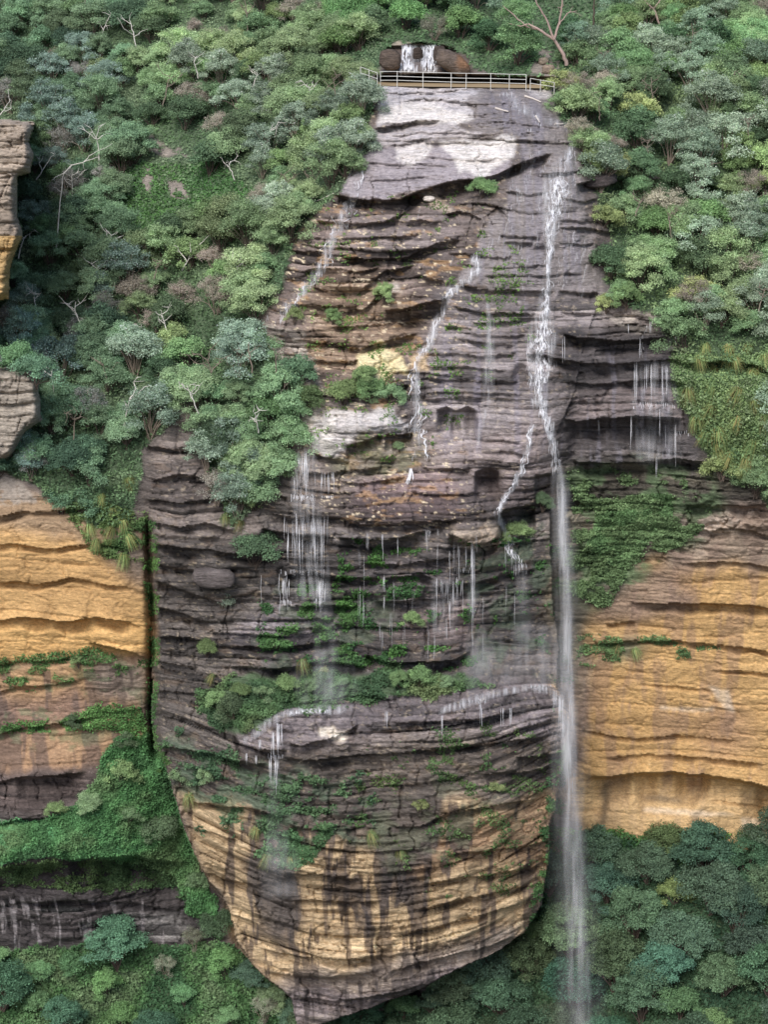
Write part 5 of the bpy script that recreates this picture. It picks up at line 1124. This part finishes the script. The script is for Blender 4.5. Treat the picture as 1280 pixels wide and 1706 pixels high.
branchy([([(1100,40),(1090,15),(1078,5),(1070,-15)],.13),([(1090,15),(1100,0),(1108,-15)],.09)], D(1100,44,1), 'pale forked trunk at the top edge right of the leaning gum', BARKP, seed=15, twigs=8)
branchy([([(990,48),(990,20),(992,-15)],.12)], D(990,48,1), 'upright brown trunk at the top edge behind the leaning gum', BARKD, seed=16, twigs=6)
branchy([([(1194,30),(1200,10),(1206,-15)],.09)], D(1194,30,1), 'slim trunk at the top edge towards the upper right corner', BARK, seed=17, twigs=6)
branchy([([(520,335),(524,300),(518,280)],.06),([(524,300),(536,280),(548,270)],.04),([(520,335),(512,300),(506,284)],.04)], D(520,335,.8), 'grey multi-stemmed shrub skeleton at the left rim of the slab', BARK, seed=18, twigs=12)
branchy([([(455,690),(462,665),(470,650)],.06),([(462,665),(452,650)],.03),([(470,650),(480,638)],.03)], D(455,690,1.4), 'bare grey stems in front of the bushes left of the pale ledge', BARK, seed=19, twigs=12)

rr_ = np.random.RandomState(5)
def snag(x, y, h, lb, m, sd):
    r = np.random.RandomState(sd); lean = r.uniform(-.35, .35)
    tr = [(x, y), (x + lean * h * .4, y - h * .4), (x + lean * h * .8 + r.uniform(-3, 3), y - h * .75), (x + lean * h + r.uniform(-5, 5), y - h)]
    L = [(tr, r.uniform(.05, .08))]
    for k in range(r.randint(2, 5)):
        t = r.uniform(.35, .9); i = min(int(t * 3), 2); f = t * 3 - i; bx = tr[i][0] * (1 - f) + tr[i + 1][0] * f; by = tr[i][1] * (1 - f) + tr[i + 1][1] * f
        sg = r.choice([-1, 1]); l = h * r.uniform(.25, .55)
        L.append(([(bx, by), (bx + sg * l * .5, by - l * .35), (bx + sg * l * .9, by - l * r.uniform(.5, 1.0))], .035))
    o = branchy(L, D(x, y, 2.4), lb, m, seed=sd, twigs=r.randint(4, 12)); o['group'] = lb.replace('-', ' ')
for k, (x, y) in enumerate([(70,120),(230,90),(330,130),(270,180),(420,150),(500,190),(560,180),(120,330),(190,420),(255,470),(390,300),(440,260),(480,330),(60,520),(140,560),(180,640),(280,560),(400,470),(420,620),(330,690),(90,660),(250,700),(160,480),(30,430),(460,620),(430,720)]):
    snag(x, y, rr_.uniform(30, 62), 'slender bare pale snag ' + where_phrase(x, y), BARKW if k % 3 else BARK, 200 + k)
for k, (x, y) in enumerate([(1010,120),(1090,180),(1150,90),(1230,150),(1080,260),(1180,300),(1250,240),(1120,400),(1210,420),(1265,520),(1060,360),(1000,200)]):
    snag(x, y, rr_.uniform(28, 52), 'thin grey leafless stem ' + where_phrase(x, y), BARK, 300 + k)
# ------------------------------------------------------------------ light
w = bpy.data.worlds.new('World'); sc.world = w; w.use_nodes = True
nt = w.node_tree; bg = nt.nodes['Background']; sky = nt.nodes.new('ShaderNodeTexSky'); sky.sky_type = 'NISHITA'; sky.sun_disc = False
EL, AZ = math.radians(46), math.radians(200)          # AZ clockwise from north (+Y)
sky.sun_elevation = EL; sky.sun_rotation = AZ; sky.air_density = 1.0; sky.dust_density = 3.0; sky.altitude = 800
nt.links.new(sky.outputs[0], bg.inputs[0]); bg.inputs[1].default_value = 0.15
L_ = bpy.data.lights.new('sun', 'SUN'); L_.energy = 3.7; L_.angle = math.radians(32); L_.color = (1, .97, .93)
lo = bpy.data.objects.new('sun', L_); COL.objects.link(lo)
from mathutils import Vector
dv = Vector((math.sin(AZ) * math.cos(EL), math.cos(AZ) * math.cos(EL), math.sin(EL)))
lo.rotation_euler = dv.to_track_quat('Z', 'Y').to_euler()
sc.view_settings.view_transform = 'Standard'; sc.view_settings.look = 'None'; sc.view_settings.exposure = 0
sc.cycles.max_bounces = 5; sc.cycles.transparent_max_bounces = 24; sc.cycles.diffuse_bounces = 3
sc.cycles.use_denoising = True
print('done', round(time.time() - T0, 1))
